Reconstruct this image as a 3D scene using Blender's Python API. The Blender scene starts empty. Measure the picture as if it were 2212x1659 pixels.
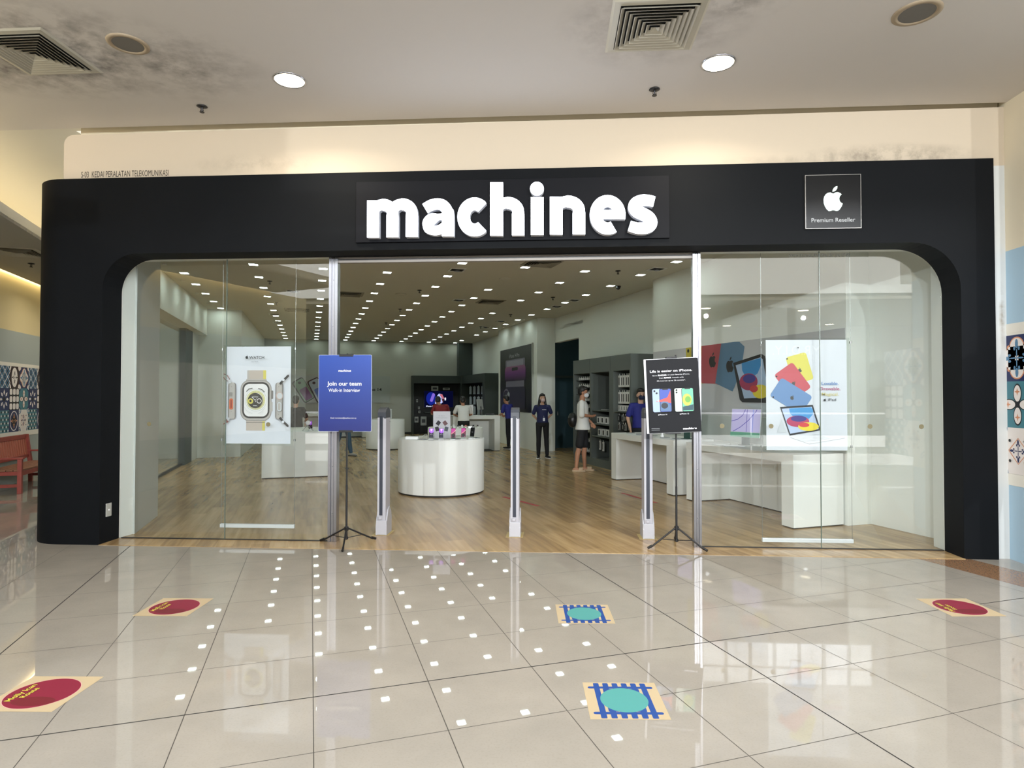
import bpy, bmesh, math, random
from mathutils import Vector, Matrix, noise
random.seed(7)
PI = math.pi
S = bpy.context.scene
COL = S.collection
# ------------------------------------------------------------------ camera
AL = math.radians(21.413)            # the mall grid is turned by this against the shop front
GXV = Vector((math.cos(AL), math.sin(AL), 0)); GYV = Vector((-math.sin(AL), math.cos(AL), 0))
CAM = Vector((0, -6.3, 1.5625))
yaw, pitch, roll = math.radians(17.783) - AL, math.radians(1.078), math.radians(0.027)
fw = Vector((math.sin(yaw)*math.cos(pitch), math.cos(yaw)*math.cos(pitch), math.sin(pitch)))
r0 = Vector((math.cos(yaw), -math.sin(yaw), 0)); u0 = r0.cross(fw)
rr = r0*math.cos(roll) + u0*math.sin(roll); uu = u0*math.cos(roll) - r0*math.sin(roll)
cd = bpy.data.cameras.new('camera'); cam = bpy.data.objects.new('camera', cd); COL.objects.link(cam)
m3 = Matrix((rr, uu, -fw)).transposed()
cam.matrix_world = Matrix.Translation(CAM) @ m3.to_4x4()
cd.sensor_width = 36; cd.lens = 1354.35*36/2212; cd.clip_end = 200
S.camera = cam
# ------------------------------------------------------------------ world, exposure, daylight
sd = bpy.data.lights.new('sun', 'SUN'); sd.energy = 9.0; sd.angle = math.radians(4); sd.color = (1, 0.98, 0.95)
so = bpy.data.objects.new('sun', sd); COL.objects.link(so)      # daylight falling through the open atrium onto the far gallery
so.rotation_euler = Vector((0.1, -1, -0.75)).to_track_quat('-Z', 'Y').to_euler()
w = bpy.data.worlds.new('world'); S.world = w; w.use_nodes = True
bg = w.node_tree.nodes['Background']; bg.inputs[0].default_value = (0.93, 0.97, 1.0, 1); bg.inputs[1].default_value = 1.6
S.view_settings.view_transform = 'Standard'; S.view_settings.look = 'None'
S.view_settings.exposure = 0.0; S.view_settings.gamma = 1; S.view_settings.use_curve_mapping = False
S.cycles.use_denoising = True
S.cycles.max_bounces = 10; S.cycles.diffuse_bounces = 5; S.cycles.glossy_bounces = 5
S.cycles.transparent_max_bounces = 16; S.cycles.transmission_bounces = 6
S.cycles.sample_clamp_indirect = 6; S.cycles.caustics_reflective = False; S.cycles.caustics_refractive = False
INT_LAMP = 34.0      # ceiling squares in the shop
DOWN_LAMP = 25.0
FILLWIN = 3.4         # broad far glazing, added to brighten the shop front
SUNWIN = 60.0
ADDED_FLOOD = 1850.0        # spots added under the far downlights to brighten the shop front (watts)     # round downlights in the mall (watts)
COVE_LAMP = 13.0

def lin(c):
    if isinstance(c, str):
        c = [int(c[i:i+2], 16)/255 for i in (0, 2, 4)]
    return tuple((x/12.92 if x <= 0.04045 else ((x+0.055)/1.055)**2.4) for x in c[:3]) + (1,)
MATS = {}
def mat(name, c, rough=0.6, metal=0.0, var=0.0, vscale=6.0, spec=0.5, emit=0.0, bump=0.0, bscale=60.0, coat=0.0):
    if name in MATS: return MATS[name]
    m = bpy.data.materials.new(name); m.use_nodes = True; nt = m.node_tree; b = nt.nodes['Principled BSDF']
    col = lin(c)
    if name.startswith(('print ', 'poster paper', 'board ', 'white backing', 'card white')) and not emit: col = tuple(x*0.74 for x in col[:3]) + (1,)     # print colours dimmed evenly, since the front light renders them too bright
    b.inputs['Base Color'].default_value = col; b.inputs['Roughness'].default_value = rough
    b.inputs['Metallic'].default_value = metal; b.inputs['Specular IOR Level'].default_value = spec
    b.inputs['Coat Weight'].default_value = coat; b.inputs['Coat Roughness'].default_value = 0.05
    if emit:
        b.inputs['Emission Color'].default_value = col; b.inputs['Emission Strength'].default_value = emit
    if var or bump:
        tc = nt.nodes.new('ShaderNodeTexCoord')
    if var:
        n = nt.nodes.new('ShaderNodeTexNoise'); n.inputs['Scale'].default_value = vscale; n.inputs['Detail'].default_value = 5
        nt.links.new(tc.outputs['Object'], n.inputs['Vector'])
        r = nt.nodes.new('ShaderNodeValToRGB')
        r.color_ramp.elements[0].position = 0.3; r.color_ramp.elements[1].position = 0.7
        r.color_ramp.elements[0].color = tuple(x*(1-var) for x in col[:3]) + (1,)
        r.color_ramp.elements[1].color = tuple(min(1, x*(1+var)) for x in col[:3]) + (1,)
        nt.links.new(n.outputs['Fac'], r.inputs['Fac']); nt.links.new(r.outputs['Color'], b.inputs['Base Color'])
    if bump:
        n2 = nt.nodes.new('ShaderNodeTexNoise'); n2.inputs['Scale'].default_value = bscale
        nt.links.new(tc.outputs['Object'], n2.inputs['Vector'])
        bp = nt.nodes.new('ShaderNodeBump'); bp.inputs['Strength'].default_value = bump; bp.inputs['Distance'].default_value = 0.01
        nt.links.new(n2.outputs['Fac'], bp.inputs['Height']); nt.links.new(bp.outputs['Normal'], b.inputs['Normal'])
    MATS[name] = m
    return m
def emat(name, c, s):
    if name in MATS: return MATS[name]
    m = bpy.data.materials.new(name); m.use_nodes = True; nt = m.node_tree; nt.nodes.clear()
    e = nt.nodes.new('ShaderNodeEmission'); e.inputs[0].default_value = lin(c); e.inputs[1].default_value = s
    o = nt.nodes.new('ShaderNodeOutputMaterial'); nt.links.new(e.outputs[0], o.inputs[0]); MATS[name] = m
    return m
def stain_mat(name, base, dark, blobs, rough=0.8, nscale=3.0):
    """painted plaster with soot stains of their own shape around given places (cx,cz|cy,rx,rz,strength); axes 'xz' or 'xy'"""
    m = bpy.data.materials.new(name); m.use_nodes = True; nt = m.node_tree; b = nt.nodes['Principled BSDF']
    b.inputs['Roughness'].default_value = rough
    tc = nt.nodes.new('ShaderNodeTexCoord'); sep = nt.nodes.new('ShaderNodeSeparateXYZ'); nt.links.new(tc.outputs['Object'], sep.inputs[0])
    n = nt.nodes.new('ShaderNodeTexNoise'); n.inputs['Scale'].default_value = nscale; n.inputs['Detail'].default_value = 7; n.inputs['Roughness'].default_value = 0.65
    nt.links.new(tc.outputs['Object'], n.inputs['Vector'])
    def M(op, a, bb=None):
        q = nt.nodes.new('ShaderNodeMath'); q.operation = op
        for i, v in enumerate((a, bb)):
            if v is None: continue
            if isinstance(v, (int, float)): q.inputs[i].default_value = v
            else: nt.links.new(v, q.inputs[i])
        return q.outputs[0]
    tot = None
    for (ax, cx, cz, rx, rz, s) in blobs:
        dx = M('DIVIDE', M('SUBTRACT', sep.outputs[0], cx), rx)
        dz = M('DIVIDE', M('SUBTRACT', sep.outputs[2 if ax == 'xz' else 1], cz), rz)
        d = M('SQRT', M('ADD', M('MULTIPLY', dx, dx), M('MULTIPLY', dz, dz)))
        f = M('MULTIPLY', M('MAXIMUM', M('SUBTRACT', 1.0, d), 0.0), s)
        tot = f if tot is None else M('MAXIMUM', tot, f)
    nn = M('MAXIMUM', M('MULTIPLY', M('SUBTRACT', n.outputs['Fac'], 0.40), 4.5), 0.0)
    f = M('MINIMUM', M('MULTIPLY', tot, nn), 1.0)
    mx = nt.nodes.new('ShaderNodeMix'); mx.data_type = 'RGBA'
    nt.links.new(f, mx.inputs[0]); mx.inputs[6].default_value = lin(base); mx.inputs[7].default_value = lin(dark)
    nt.links.new(mx.outputs[2], b.inputs['Base Color'])
    return m
def glass_mat(name, tint, refl=1.0):
    m = bpy.data.materials.new(name); m.use_nodes = True; nt = m.node_tree; nt.nodes.clear()
    t = nt.nodes.new('ShaderNodeBsdfTransparent'); t.inputs[0].default_value = tint
    g = nt.nodes.new('ShaderNodeBsdfGlossy'); g.inputs['Roughness'].default_value = 0.0; g.inputs[0].default_value = (1, 1, 1, 1)
    lw = nt.nodes.new('ShaderNodeLayerWeight'); lw.inputs[0].default_value = 0.5
    p = nt.nodes.new('ShaderNodeMath'); p.operation = 'POWER'; nt.links.new(lw.outputs['Facing'], p.inputs[0]); p.inputs[1].default_value = 5
    a = nt.nodes.new('ShaderNodeMath'); a.operation = 'MULTIPLY_ADD'; nt.links.new(p.outputs[0], a.inputs[0]); a.inputs[1].default_value = 0.94; a.inputs[2].default_value = 0.05*refl
    mx = nt.nodes.new('ShaderNodeMixShader'); nt.links.new(a.outputs[0], mx.inputs[0]); nt.links.new(t.outputs[0], mx.inputs[1]); nt.links.new(g.outputs[0], mx.inputs[2])
    o = nt.nodes.new('ShaderNodeOutputMaterial'); nt.links.new(mx.outputs[0], o.inputs[0])
    return m

# ------------------------------------------------------------------ mesh helpers
class MB:
    def __init__(s): s.v = []; s.f = []; s.mi = []; s.mats = []; s.smooth = []
    def mid(s, m):
        if m not in s.mats: s.mats.append(m)
        return s.mats.index(m)
    def add(s, vs, fs, m, smooth=False, T=None):
        o = len(s.v); k = s.mid(m)
        for p in vs:
            p = Vector(p)
            if T is not None: p = T @ p
            s.v.append(tuple(p))
        for f in fs: s.f.append([i+o for i in f]); s.mi.append(k); s.smooth.append(smooth)
        return s
    def box(s, x0, x1, y0, y1, z0, z1, m, T=None):
        if x0 > x1: x0, x1 = x1, x0
        if y0 > y1: y0, y1 = y1, y0
        if z0 > z1: z0, z1 = z1, z0
        vs = [(x0,y0,z0),(x1,y0,z0),(x1,y1,z0),(x0,y1,z0),(x0,y0,z1),(x1,y0,z1),(x1,y1,z1),(x0,y1,z1)]
        return s.add(vs, [(0,3,2,1),(4,5,6,7),(0,1,5,4),(1,2,6,5),(2,3,7,6),(3,0,4,7)], m, False, T)
    def rbox(s, x0, x1, y0, y1, z0, z1, m, b=0.01, T=None):
        """box with bevelled edges"""
        bm = bmesh.new(); bmesh.ops.create_cube(bm, size=1)
        for v in bm.verts: v.co = Vector(((x0+x1)/2+v.co.x*(x1-x0), (y0+y1)/2+v.co.y*(y1-y0), (z0+z1)/2+v.co.z*(z1-z0)))
        bmesh.ops.bevel(bm, geom=bm.edges[:], offset=b, segments=2, affect='EDGES', profile=0.6)
        return s.bm(bm, m, False, T)
    def bm(s, bm, m, smooth=False, T=None):
        bm.verts.index_update()
        s.add([v.co.copy() for v in bm.verts], [[v.index for v in f.verts] for f in bm.faces], m, smooth, T); bm.free(); return s
    def cyl(s, c, r, z0, z1, m, n=32, r2=None, T=None, smooth=True):
        r2 = r if r2 is None else r2
        vs = [(c[0]+r*math.cos(2*PI*i/n), c[1]+r*math.sin(2*PI*i/n), z0) for i in range(n)] + \
             [(c[0]+r2*math.cos(2*PI*i/n), c[1]+r2*math.sin(2*PI*i/n), z1) for i in range(n)]
        s.add(vs, [(i, (i+1) % n, n+(i+1) % n, n+i) for i in range(n)], m, smooth, T)
        s.add(vs[:n], [list(range(n))[::-1]], m, False, T); s.add(vs[n:], [list(range(n))], m, False, T)
        return s
    def tube(s, pts, r, m, n=10, T=None, r1=None):
        pts = [Vector(p) for p in pts]; vs = []; k = len(pts)
        for i, p in enumerate(pts):
            d = (pts[min(i+1, k-1)] - pts[max(i-1, 0)]).normalized()
            a = d.cross(Vector((0, 0, 1)))
            if a.length < 1e-3: a = d.cross(Vector((0, 1, 0)))
            a.normalize(); b = d.cross(a)
            rad = r if r1 is None else r + (r1-r)*i/(k-1)
            for j in range(n): vs.append(p + (a*math.cos(2*PI*j/n) + b*math.sin(2*PI*j/n))*rad)
        fs = [(i*n+j, i*n+(j+1) % n, (i+1)*n+(j+1) % n, (i+1)*n+j) for i in range(k-1) for j in range(n)]
        s.add(vs, fs, m, True, T); s.add(vs[:n], [list(range(n))], m, False, T); s.add(vs[-n:], [list(range(n))[::-1]], m, False, T)
        return s
    def lathe(s, prof, m, n=32, T=None, c=(0, 0)):
        vs = [(c[0]+r*math.cos(2*PI*i/n), c[1]+r*math.sin(2*PI*i/n), z) for r, z in prof for i in range(n)]
        fs = [(a*n+i, a*n+(i+1) % n, (a+1)*n+(i+1) % n, (a+1)*n+i) for a in range(len(prof)-1) for i in range(n)]
        return s.add(vs, fs, m, True, T)
    def prism(s, poly, a0, a1, m, axis='z', T=None, smooth_side=False):
        """extrude a 2D polygon; axis z: poly is xy; axis y: poly is xz; axis x: poly is yz"""
        n = len(poly)
        def P(p, a):
            return (p[0], p[1], a) if axis == 'z' else ((p[0], a, p[1]) if axis == 'y' else (a, p[0], p[1]))
        vs = [P(p, a0) for p in poly] + [P(p, a1) for p in poly]
        s.add(vs, [list(range(n)), list(range(n, 2*n))[::-1]], m, False, T)
        return s.add(vs, [(i, i+n, (i+1) % n+n, (i+1) % n) for i in range(n)], m, smooth_side, T)
    def ell(s, c, r, m, T=None, n=16):
        vs = []; fs = []
        for a in range(1, n):
            for b in range(2*n):
                t = PI*a/n; q = 2*PI*b/(2*n)
                vs.append((c[0]+r[0]*math.sin(t)*math.cos(q), c[1]+r[1]*math.sin(t)*math.sin(q), c[2]+r[2]*math.cos(t)))
        k = 2*n
        for a in range(n-2):
            for b in range(k): fs.append((a*k+b, a*k+(b+1) % k, (a+1)*k+(b+1) % k, (a+1)*k+b))
        t = len(vs); vs += [(c[0], c[1], c[2]+r[2]), (c[0], c[1], c[2]-r[2])]
        for b in range(k): fs.append((t, (b+1) % k, b)); fs.append((t+1, (n-2)*k+b, (n-2)*k+(b+1) % k))
        return s.add(vs, fs, m, True, T)
    def obj(s, name, parent=None, recalc=True):
        me = bpy.data.meshes.new(name); me.from_pydata(s.v, [], s.f)
        for m in s.mats: me.materials.append(m)
        me.polygons.foreach_set('material_index', s.mi); me.polygons.foreach_set('use_smooth', s.smooth)
        if recalc:
            bm = bmesh.new(); bm.from_mesh(me); bmesh.ops.recalc_face_normals(bm, faces=bm.faces[:]); bm.to_mesh(me); bm.free()
        me.update()
        o = bpy.data.objects.new(name, me); COL.objects.link(o)
        if parent is not None: o.parent = parent
        return o
def G(x, y, z=0.0): return GXV*x + GYV*y + Vector((0, 0, z))
GT = Matrix.Rotation(AL, 4, 'Z')     # mall grid -> world
def RZ(a): return Matrix.Rotation(a, 4, 'Z')
def TR(x, y, z): return Matrix.Translation((x, y, z))
def tag(o, label, cat, group=None, kind=None):
    o['label'] = label; o['category'] = cat
    if group: o['group'] = group
    if kind: o['kind'] = kind
    return o
def thing(name, label, cat, loc=(0, 0, 0), rz=0.0, group=None):
    o = bpy.data.objects.new(name, None); COL.objects.link(o); o.empty_display_size = 0.1
    o.location = loc; o.rotation_euler = (0, 0, rz)
    return tag(o, label, cat, group)
def struct(o): o['kind'] = 'structure'; return o
def dup(root, loc=None, rz=None, label=None):
    c = root.copy(); COL.objects.link(c)
    if loc is not None: c.location = loc
    if rz is not None: c.rotation_euler = (0, 0, rz)
    if label: c['label'] = label
    for ch in list(root.children):
        d = ch.copy(); COL.objects.link(d); d.parent = c
        for g in list(ch.children):
            e = g.copy(); COL.objects.link(e); e.parent = d
    return c

# ------------------------------------------------------------------ flat printed artwork (posters, signs, screens, stickers)
_tc = {}
def text2d(s, bold=0.0, space=1.0):
    key = (s, bold, space)
    if key in _tc: return _tc[key]
    cu = bpy.data.curves.new('t', 'FONT'); cu.body = s; cu.size = 1; cu.offset = bold; cu.space_character = space
    cu.resolution_u = 4; cu.fill_mode = 'FRONT'
    o = bpy.data.objects.new('t', cu); COL.objects.link(o)
    dg = bpy.context.evaluated_depsgraph_get(); me = bpy.data.meshes.new_from_object(o.evaluated_get(dg))
    vs = [(v.co.x, v.co.y) for v in me.vertices]; fs = [list(p.vertices) for p in me.polygons]
    bpy.data.objects.remove(o); bpy.data.curves.remove(cu); bpy.data.meshes.remove(me)
    _tc[key] = (vs, fs)
    return vs, fs
def rrect(cx, cz, w, h, r, rot=0.0, n=6):
    pts = []
    for (sx, sz, a0) in ((1, 1, 0), (-1, 1, 90), (-1, -1, 180), (1, -1, 270)):
        for i in range(n+1):
            a = math.radians(a0 + 90*i/n)
            pts.append((sx*(w/2-r)+r*math.cos(a), sz*(h/2-r)+r*math.sin(a)))
    c, s = math.cos(rot), math.sin(rot)
    return [(cx+x*c-z*s, cz+x*s+z*c) for x, z in pts]
def ellip(cx, cz, a, b, n=36, a0=0, a1=2*PI):
    return [(cx+a*math.cos(a0+(a1-a0)*i/n), cz+b*math.sin(a0+(a1-a0)*i/n)) for i in range(n + (0 if abs(a1-a0-2*PI) < 1e-6 else 1))]
LOGO = [(0.02,0.70),(0.13,0.76),(0.28,0.78),(0.42,0.72),(0.50,0.64),(0.41,0.55),(0.36,0.42),(0.37,0.28),(0.44,0.16),(0.56,0.08),
        (0.50,-0.08),(0.40,-0.24),(0.30,-0.34),(0.18,-0.36),(0.05,-0.32),(-0.03,-0.31),(-0.14,-0.35),(-0.26,-0.36),(-0.38,-0.25),(-0.49,-0.06),
        (-0.55,0.14),(-0.56,0.34),(-0.52,0.52),(-0.43,0.66),(-0.30,0.75),(-0.15,0.77),(-0.05,0.72)]
LEAF = [(-0.03,0.80),(-0.02,0.92),(0.05,1.04),(0.15,1.12),(0.26,1.15),(0.25,1.02),(0.18,0.90),(0.08,0.83)]
class Art:
    """artwork drawn on a plane (x right, z up, looking along +y); every layer lies a hair nearer to the viewer"""
    def __init__(s, eps=0.0006): s.mb = MB(); s.k = 1; s.eps = eps; s.clip = None
    def poly(s, pts, m, lift=True):
        if s.clip:
            x0, x1, z0, z1 = s.clip
            for (ax, lim, sg) in ((0, x0, 1), (0, x1, -1), (1, z0, 1), (1, z1, -1)):
                out = []
                for i, p in enumerate(pts):
                    q = pts[i-1]; ip = (p[ax]-lim)*sg >= 0; iq = (q[ax]-lim)*sg >= 0
                    if ip != iq:
                        t = (lim-q[ax])/(p[ax]-q[ax]); out.append((q[0]+(p[0]-q[0])*t, q[1]+(p[1]-q[1])*t))
                    if ip: out.append(p)
                pts = out
                if len(pts) < 3: return s
        s.mb.add([(x, -s.k*s.eps, z) for x, z in pts], [list(range(len(pts)))], m)
        if lift: s.k += 1
        return s
    def rect(s, x0, x1, z0, z1, m, lift=True): return s.poly([(x0, z0), (x1, z0), (x1, z1), (x0, z1)], m, lift)
    def quads(s, vs, fs, m):
        if s.clip:
            for f in fs: s.poly([(vs[i][0], vs[i][2]) for i in f], m, False)
        else: s.mb.add(vs, fs, m)
        s.k += 1
    def ring(s, cx, cz, a, b, t, m, n=40, a0=0.0, a1=2*PI):
        vs = []
        for i in range(n+1):
            q = a0+(a1-a0)*i/n
            vs += [(cx+a*math.cos(q), -s.k*s.eps, cz+b*math.sin(q)), (cx+(a-t)*math.cos(q), -s.k*s.eps, cz+(b-t)*math.sin(q))]
        s.quads(vs, [(2*i, 2*i+2, 2*i+3, 2*i+1) for i in range(n)], m); return s
    def stroke(s, pts, w, m):
        vs = []; n = len(pts)
        for i, p in enumerate(pts):
            a = pts[max(i-1, 0)]; b = pts[min(i+1, n-1)]
            dx, dz = b[0]-a[0], b[1]-a[1]; L = math.hypot(dx, dz) or 1
            nx, nz = -dz/L*w/2, dx/L*w/2
            vs += [(p[0]+nx, -s.k*s.eps, p[1]+nz), (p[0]-nx, -s.k*s.eps, p[1]-nz)]
        s.quads(vs, [(2*i, 2*i+2, 2*i+3, 2*i+1) for i in range(n-1)], m); return s
    def text(s, t, x, z, h, m, align='c', bold=0.0, width=None, rot=0.0, space=1.0):
        vs, fs = text2d(t, bold, space)
        if not vs: return s
        x0 = min(v[0] for v in vs); x1 = max(v[0] for v in vs)
        sc = h/0.73; sx = sc if width is None else width/(x1-x0)
        off = {'c': -(x0+x1)/2, 'l': -x0, 'r': -x1}[align]
        c, q = math.cos(rot), math.sin(rot)
        pv = [((v[0]+off)*sx, v[1]*sc) for v in vs]
        s.mb.add([(x+a*c-b*q, -s.k*s.eps, z+a*q+b*c) for a, b in pv], fs, m); s.k += 1
        return s
    def logo(s, cx, cz, h, m, rot=0.0):
        k = h/1.51; c, q = math.cos(rot), math.sin(rot)
        for P in (LOGO, LEAF):
            pp = [(x*k, (z-0.4)*k) for x, z in P]
            s.poly([(cx+x*c-z*q, cz+x*q+z*c) for x, z in pp], m, False)
        s.k += 1
        return s
    def obj(s, name, parent=None, loc=(0, 0, 0)):
        o = s.mb.obj(name, parent, recalc=False); o.location = loc
        # make every face look towards -y
        me = o.data; bm = bmesh.new(); bm.from_mesh(me)
        for f in bm.faces:
            f.normal_update()
            if f.normal.y > 0: f.normal_flip()
        bm.to_mesh(me); bm.free()
        return o
def gradmat(name, stops, axis=2, lo=0.0, hi=1.0, rough=0.4, emit=0.0):
    """printed colour gradient along one object axis"""
    m = bpy.data.materials.new(name); m.use_nodes = True; nt = m.node_tree; b = nt.nodes['Principled BSDF']
    b.inputs['Roughness'].default_value = rough
    tc = nt.nodes.new('ShaderNodeTexCoord'); sp = nt.nodes.new('ShaderNodeSeparateXYZ'); nt.links.new(tc.outputs['Object'], sp.inputs[0])
    mr = nt.nodes.new('ShaderNodeMapRange'); mr.inputs[1].default_value = lo; mr.inputs[2].default_value = hi
    nt.links.new(sp.outputs[axis], mr.inputs[0]); r = nt.nodes.new('ShaderNodeValToRGB'); nt.links.new(mr.outputs[0], r.inputs[0])
    els = r.color_ramp.elements
    while len(els) < len(stops): els.new(0.5)
    for e, (p, c) in zip(els, stops): e.position = p; e.color = lin(c)
    nt.links.new(r.outputs[0], b.inputs['Base Color'])
    if emit: nt.links.new(r.outputs[0], b.inputs['Emission Color']); b.inputs['Emission Strength'].default_value = emit
    return m
# ================================================================== THE SETTING
white_p = mat('shop wall paint', 'e0e3de', 0.75); shopceil = mat('shop ceiling paint', 'cac7ba', 0.85)
cream = mat('cream wall paint', 'd9cfb8', 0.8); grey_p = mat('grey wall band', '9aa3a0', 0.8); blue_p = mat('light blue wall paint', 'a0bccf', 0.75)
offw = mat('off white trim', 'dcd9cf', 0.7); black_p = mat('black shopfront laminate', '0d0f12', 0.6, var=0.10, vscale=1.5, spec=0.10)
charc = mat('charcoal laminate', '565b59', 0.6); dkgrey = mat('dark grey wall panel', '3d4543', 0.6); teal = mat('dark teal door paint', '2c4650', 0.5)
alu = mat('polished aluminium', 'b4b5bc', 0.25, 1.0); alud = mat('aluminium groove', '77777d', 0.35, 1.0)
blk = mat('black metal', '121214', 0.45); blkp = mat('black plastic', '0b0b0c', 0.35); whitep = mat('white plastic', 'e6e6e8', 0.35)
whitelam = mat('white table laminate', 'e0e2de', 0.55, spec=0.3); plinthd = mat('dark kick plate', '1c1a18', 0.6)
vdark = mat('duct darkness', '050505', 0.9)

def tile_material():
    m = bpy.data.materials.new('polished beige tile'); m.use_nodes = True; nt = m.node_tree; b = nt.nodes['Principled BSDF']
    tc = nt.nodes.new('ShaderNodeTexCoord')
    n = nt.nodes.new('ShaderNodeTexNoise'); n.inputs['Scale'].default_value = 2.2; n.inputs['Detail'].default_value = 8; n.inputs['Roughness'].default_value = 0.6
    n2 = nt.nodes.new('ShaderNodeTexNoise'); n2.inputs['Scale'].default_value = 90; n2.inputs['Detail'].default_value = 2
    nt.links.new(tc.outputs['Object'], n.inputs['Vector']); nt.links.new(tc.outputs['Object'], n2.inputs['Vector'])
    r = nt.nodes.new('ShaderNodeValToRGB'); r.color_ramp.elements[0].position = 0.3; r.color_ramp.elements[1].position = 0.75
    r.color_ramp.elements[0].color = lin('9b958c'); r.color_ramp.elements[1].color = lin('a8a197')
    nt.links.new(n.outputs['Fac'], r.inputs[0])
    mx = nt.nodes.new('ShaderNodeMix'); mx.data_type = 'RGBA'; mx.blend_type = 'MULTIPLY'; mx.inputs[0].default_value = 0.2
    r2 = nt.nodes.new('ShaderNodeValToRGB'); r2.color_ramp.elements[0].color = (0.72, 0.7, 0.67, 1); r2.color_ramp.elements[0].position = 0.3; r2.color_ramp.elements[1].position = 0.5
    nt.links.new(n2.outputs['Fac'], r2.inputs[0]); nt.links.new(r.outputs[0], mx.inputs[6]); nt.links.new(r2.outputs[0], mx.inputs[7])
    nt.links.new(mx.outputs[2], b.inputs['Base Color']); b.inputs["Roughness"].default_value = 0.02; b.inputs['IOR'].default_value = 1.55
    return m
def wood_material(name, ca, cb, cc, rough, ang, plank=0.18, length=1.25):
    m = bpy.data.materials.new(name); m.use_nodes = True; nt = m.node_tree; b = nt.nodes['Principled BSDF']
    tc = nt.nodes.new('ShaderNodeTexCoord'); mp = nt.nodes.new('ShaderNodeMapping'); mp.inputs['Rotation'].default_value = (0, 0, ang)
    nt.links.new(tc.outputs['Object'], mp.inputs[0])
    br = nt.nodes.new('ShaderNodeTexBrick'); br.inputs['Scale'].default_value = 1; br.inputs['Brick Width'].default_value = length; br.inputs['Row Height'].default_value = plank
    br.inputs['Mortar Size'].default_value = 0.0015; br.inputs['Color1'].default_value = (0, 0, 0, 1); br.inputs['Color2'].default_value = (1, 1, 1, 1); br.inputs['Mortar'].default_value = (0.2, 0.2, 0.2, 1)
    br.offset = 0.37; br.offset_frequency = 2; br.inputs['Bias'].default_value = 0
    nt.links.new(mp.outputs[0], br.inputs[0])
    mp2 = nt.nodes.new('ShaderNodeMapping'); mp2.inputs['Scale'].default_value = (0.8, 9, 1); nt.links.new(mp.outputs[0], mp2.inputs[0])
    n = nt.nodes.new('ShaderNodeTexNoise'); n.inputs['Scale'].default_value = 1.6; n.inputs['Detail'].default_value = 6; n.inputs['Distortion'].default_value = 0.15
    nt.links.new(mp2.outputs[0], n.inputs['Vector'])
    a = nt.nodes.new('ShaderNodeMath'); a.operation = 'MULTIPLY_ADD'; a.inputs[1].default_value = 0.3
    nt.links.new(br.outputs['Color'], a.inputs[0]); 
    s2 = nt.nodes.new('ShaderNodeMath'); s2.operation = 'MULTIPLY_ADD'; s2.inputs[1].default_value = 0.9; s2.inputs[2].default_value = -0.08
    nt.links.new(n.outputs['Fac'], s2.inputs[0]); nt.links.new(s2.outputs[0], a.inputs[2])
    r = nt.nodes.new('ShaderNodeValToRGB'); e = r.color_ramp.elements; e.new(0.5)
    for q, (p, c) in zip(e, ((0.12, ca), (0.48, cb), (0.85, cc))): q.position = p; q.color = lin(c)
    nt.links.new(a.outputs[0], r.inputs[0]); nt.links.new(r.outputs[0], b.inputs['Base Color']); b.inputs['Roughness'].default_value = rough
    return m
tile_m = tile_material(); grout = mat('floor joint', '4a4640', 0.7); grout_t = mat('dark expansion joint', '1c1b1a', 0.7)
wood_m = wood_material('laminate wood floor', '7a6146', 'a3875f', 'c4a77a', 0.24, -(AL+PI/2))
brown_t = mat('brown granite tile', '8a6a50', 0.08, var=0.18, vscale=60)

# ---- mall floor: one slab, joints as thin lines in the same mesh
f = MB(); f.box(-34, 16, -27, 26, -0.2, 0, tile_m)
gl = [-2.279+0.6*i for i in range(-42, 32)]
gr = [-3.56-0.6*i for i in range(36, 0, -1)] + [-3.56, -2.958, -2.427, -1.890, -1.299, -0.692] + [-0.692+0.6*i for i in range(1, 30)]
for k, x in enumerate(gl):
    th = ((k-42) % 7 == 4); w_ = 0.0038 if th else 0.0022
    f.add([(x-w_, -26, .0004), (x+w_, -26, .0004), (x+w_, 15, .0004), (x-w_, 15, .0004)], [(0, 1, 2, 3)], grout_t if th else grout, T=GT)
for y in gr:
    th = abs(y+2.427) < 0.01; w_ = 0.0038 if th else 0.0018
    f.add([(-26, y-w_, .0005), (18, y-w_, .0005), (18, y+w_, .0005), (-26, y+w_, .0005)], [(0, 1, 2, 3)], grout_t if th else grout, T=GT)
f.add([(3.26, -14, .0008), (3.72, -14, .0008), (3.72, -0.6, .0008), (3.26, -0.6, .0008)], [(0, 1, 2, 3)], brown_t, T=GT)
struct(f.obj('floor'))
# ---- shop floor
def gyf(gx_, wy): return (wy - gx_*math.sin(AL))/math.cos(AL)
poly = [Vector((-4.725, -0.012, 0)), Vector((3.95, -0.012, 0)), Vector((3.95, 0.3, 0)), G(4.3, gyf(4.3, 0.3)), G(4.3, 8.9), G(6.2, 8.9), G(6.2, 12), G(4.3, 12), G(4.3, 19.85), G(-5.1, 19.85), G(-5.1, gyf(-5.1, 0.3)), Vector((-4.725, 0.3, 0))]
f = MB(); f.prism([(p.x, p.y) for p in poly], 0.0009, 0.005, wood_m); struct(f.obj('floor_shop'))
# ---- red tape on the floor: stickers of their own
redt = mat('red floor tape', 'a8343a', 0.5)
def tape(a, b, w_, label):
    a, b = Vector(a), Vector(b); d = (b-a).normalized(); n = Vector((-d.y, d.x))*w_/2
    m = MB(); m.prism([tuple(a-n), tuple(b-n), tuple(b+n), tuple(a+n)], 0.0052, 0.0062, redt)
    tag(m.obj('floor_tape'), label, 'tape', 'red tape strips on the shop floor')
tape((-0.745, 3.37), (-0.19, 2.6), 0.06, 'red tape strip on the wood floor behind the middle security pedestal')
tape((1.12, 3.88), (1.52, 2.98), 0.05, 'red tape strip on the wood floor beside the right security pedestal')

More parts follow.
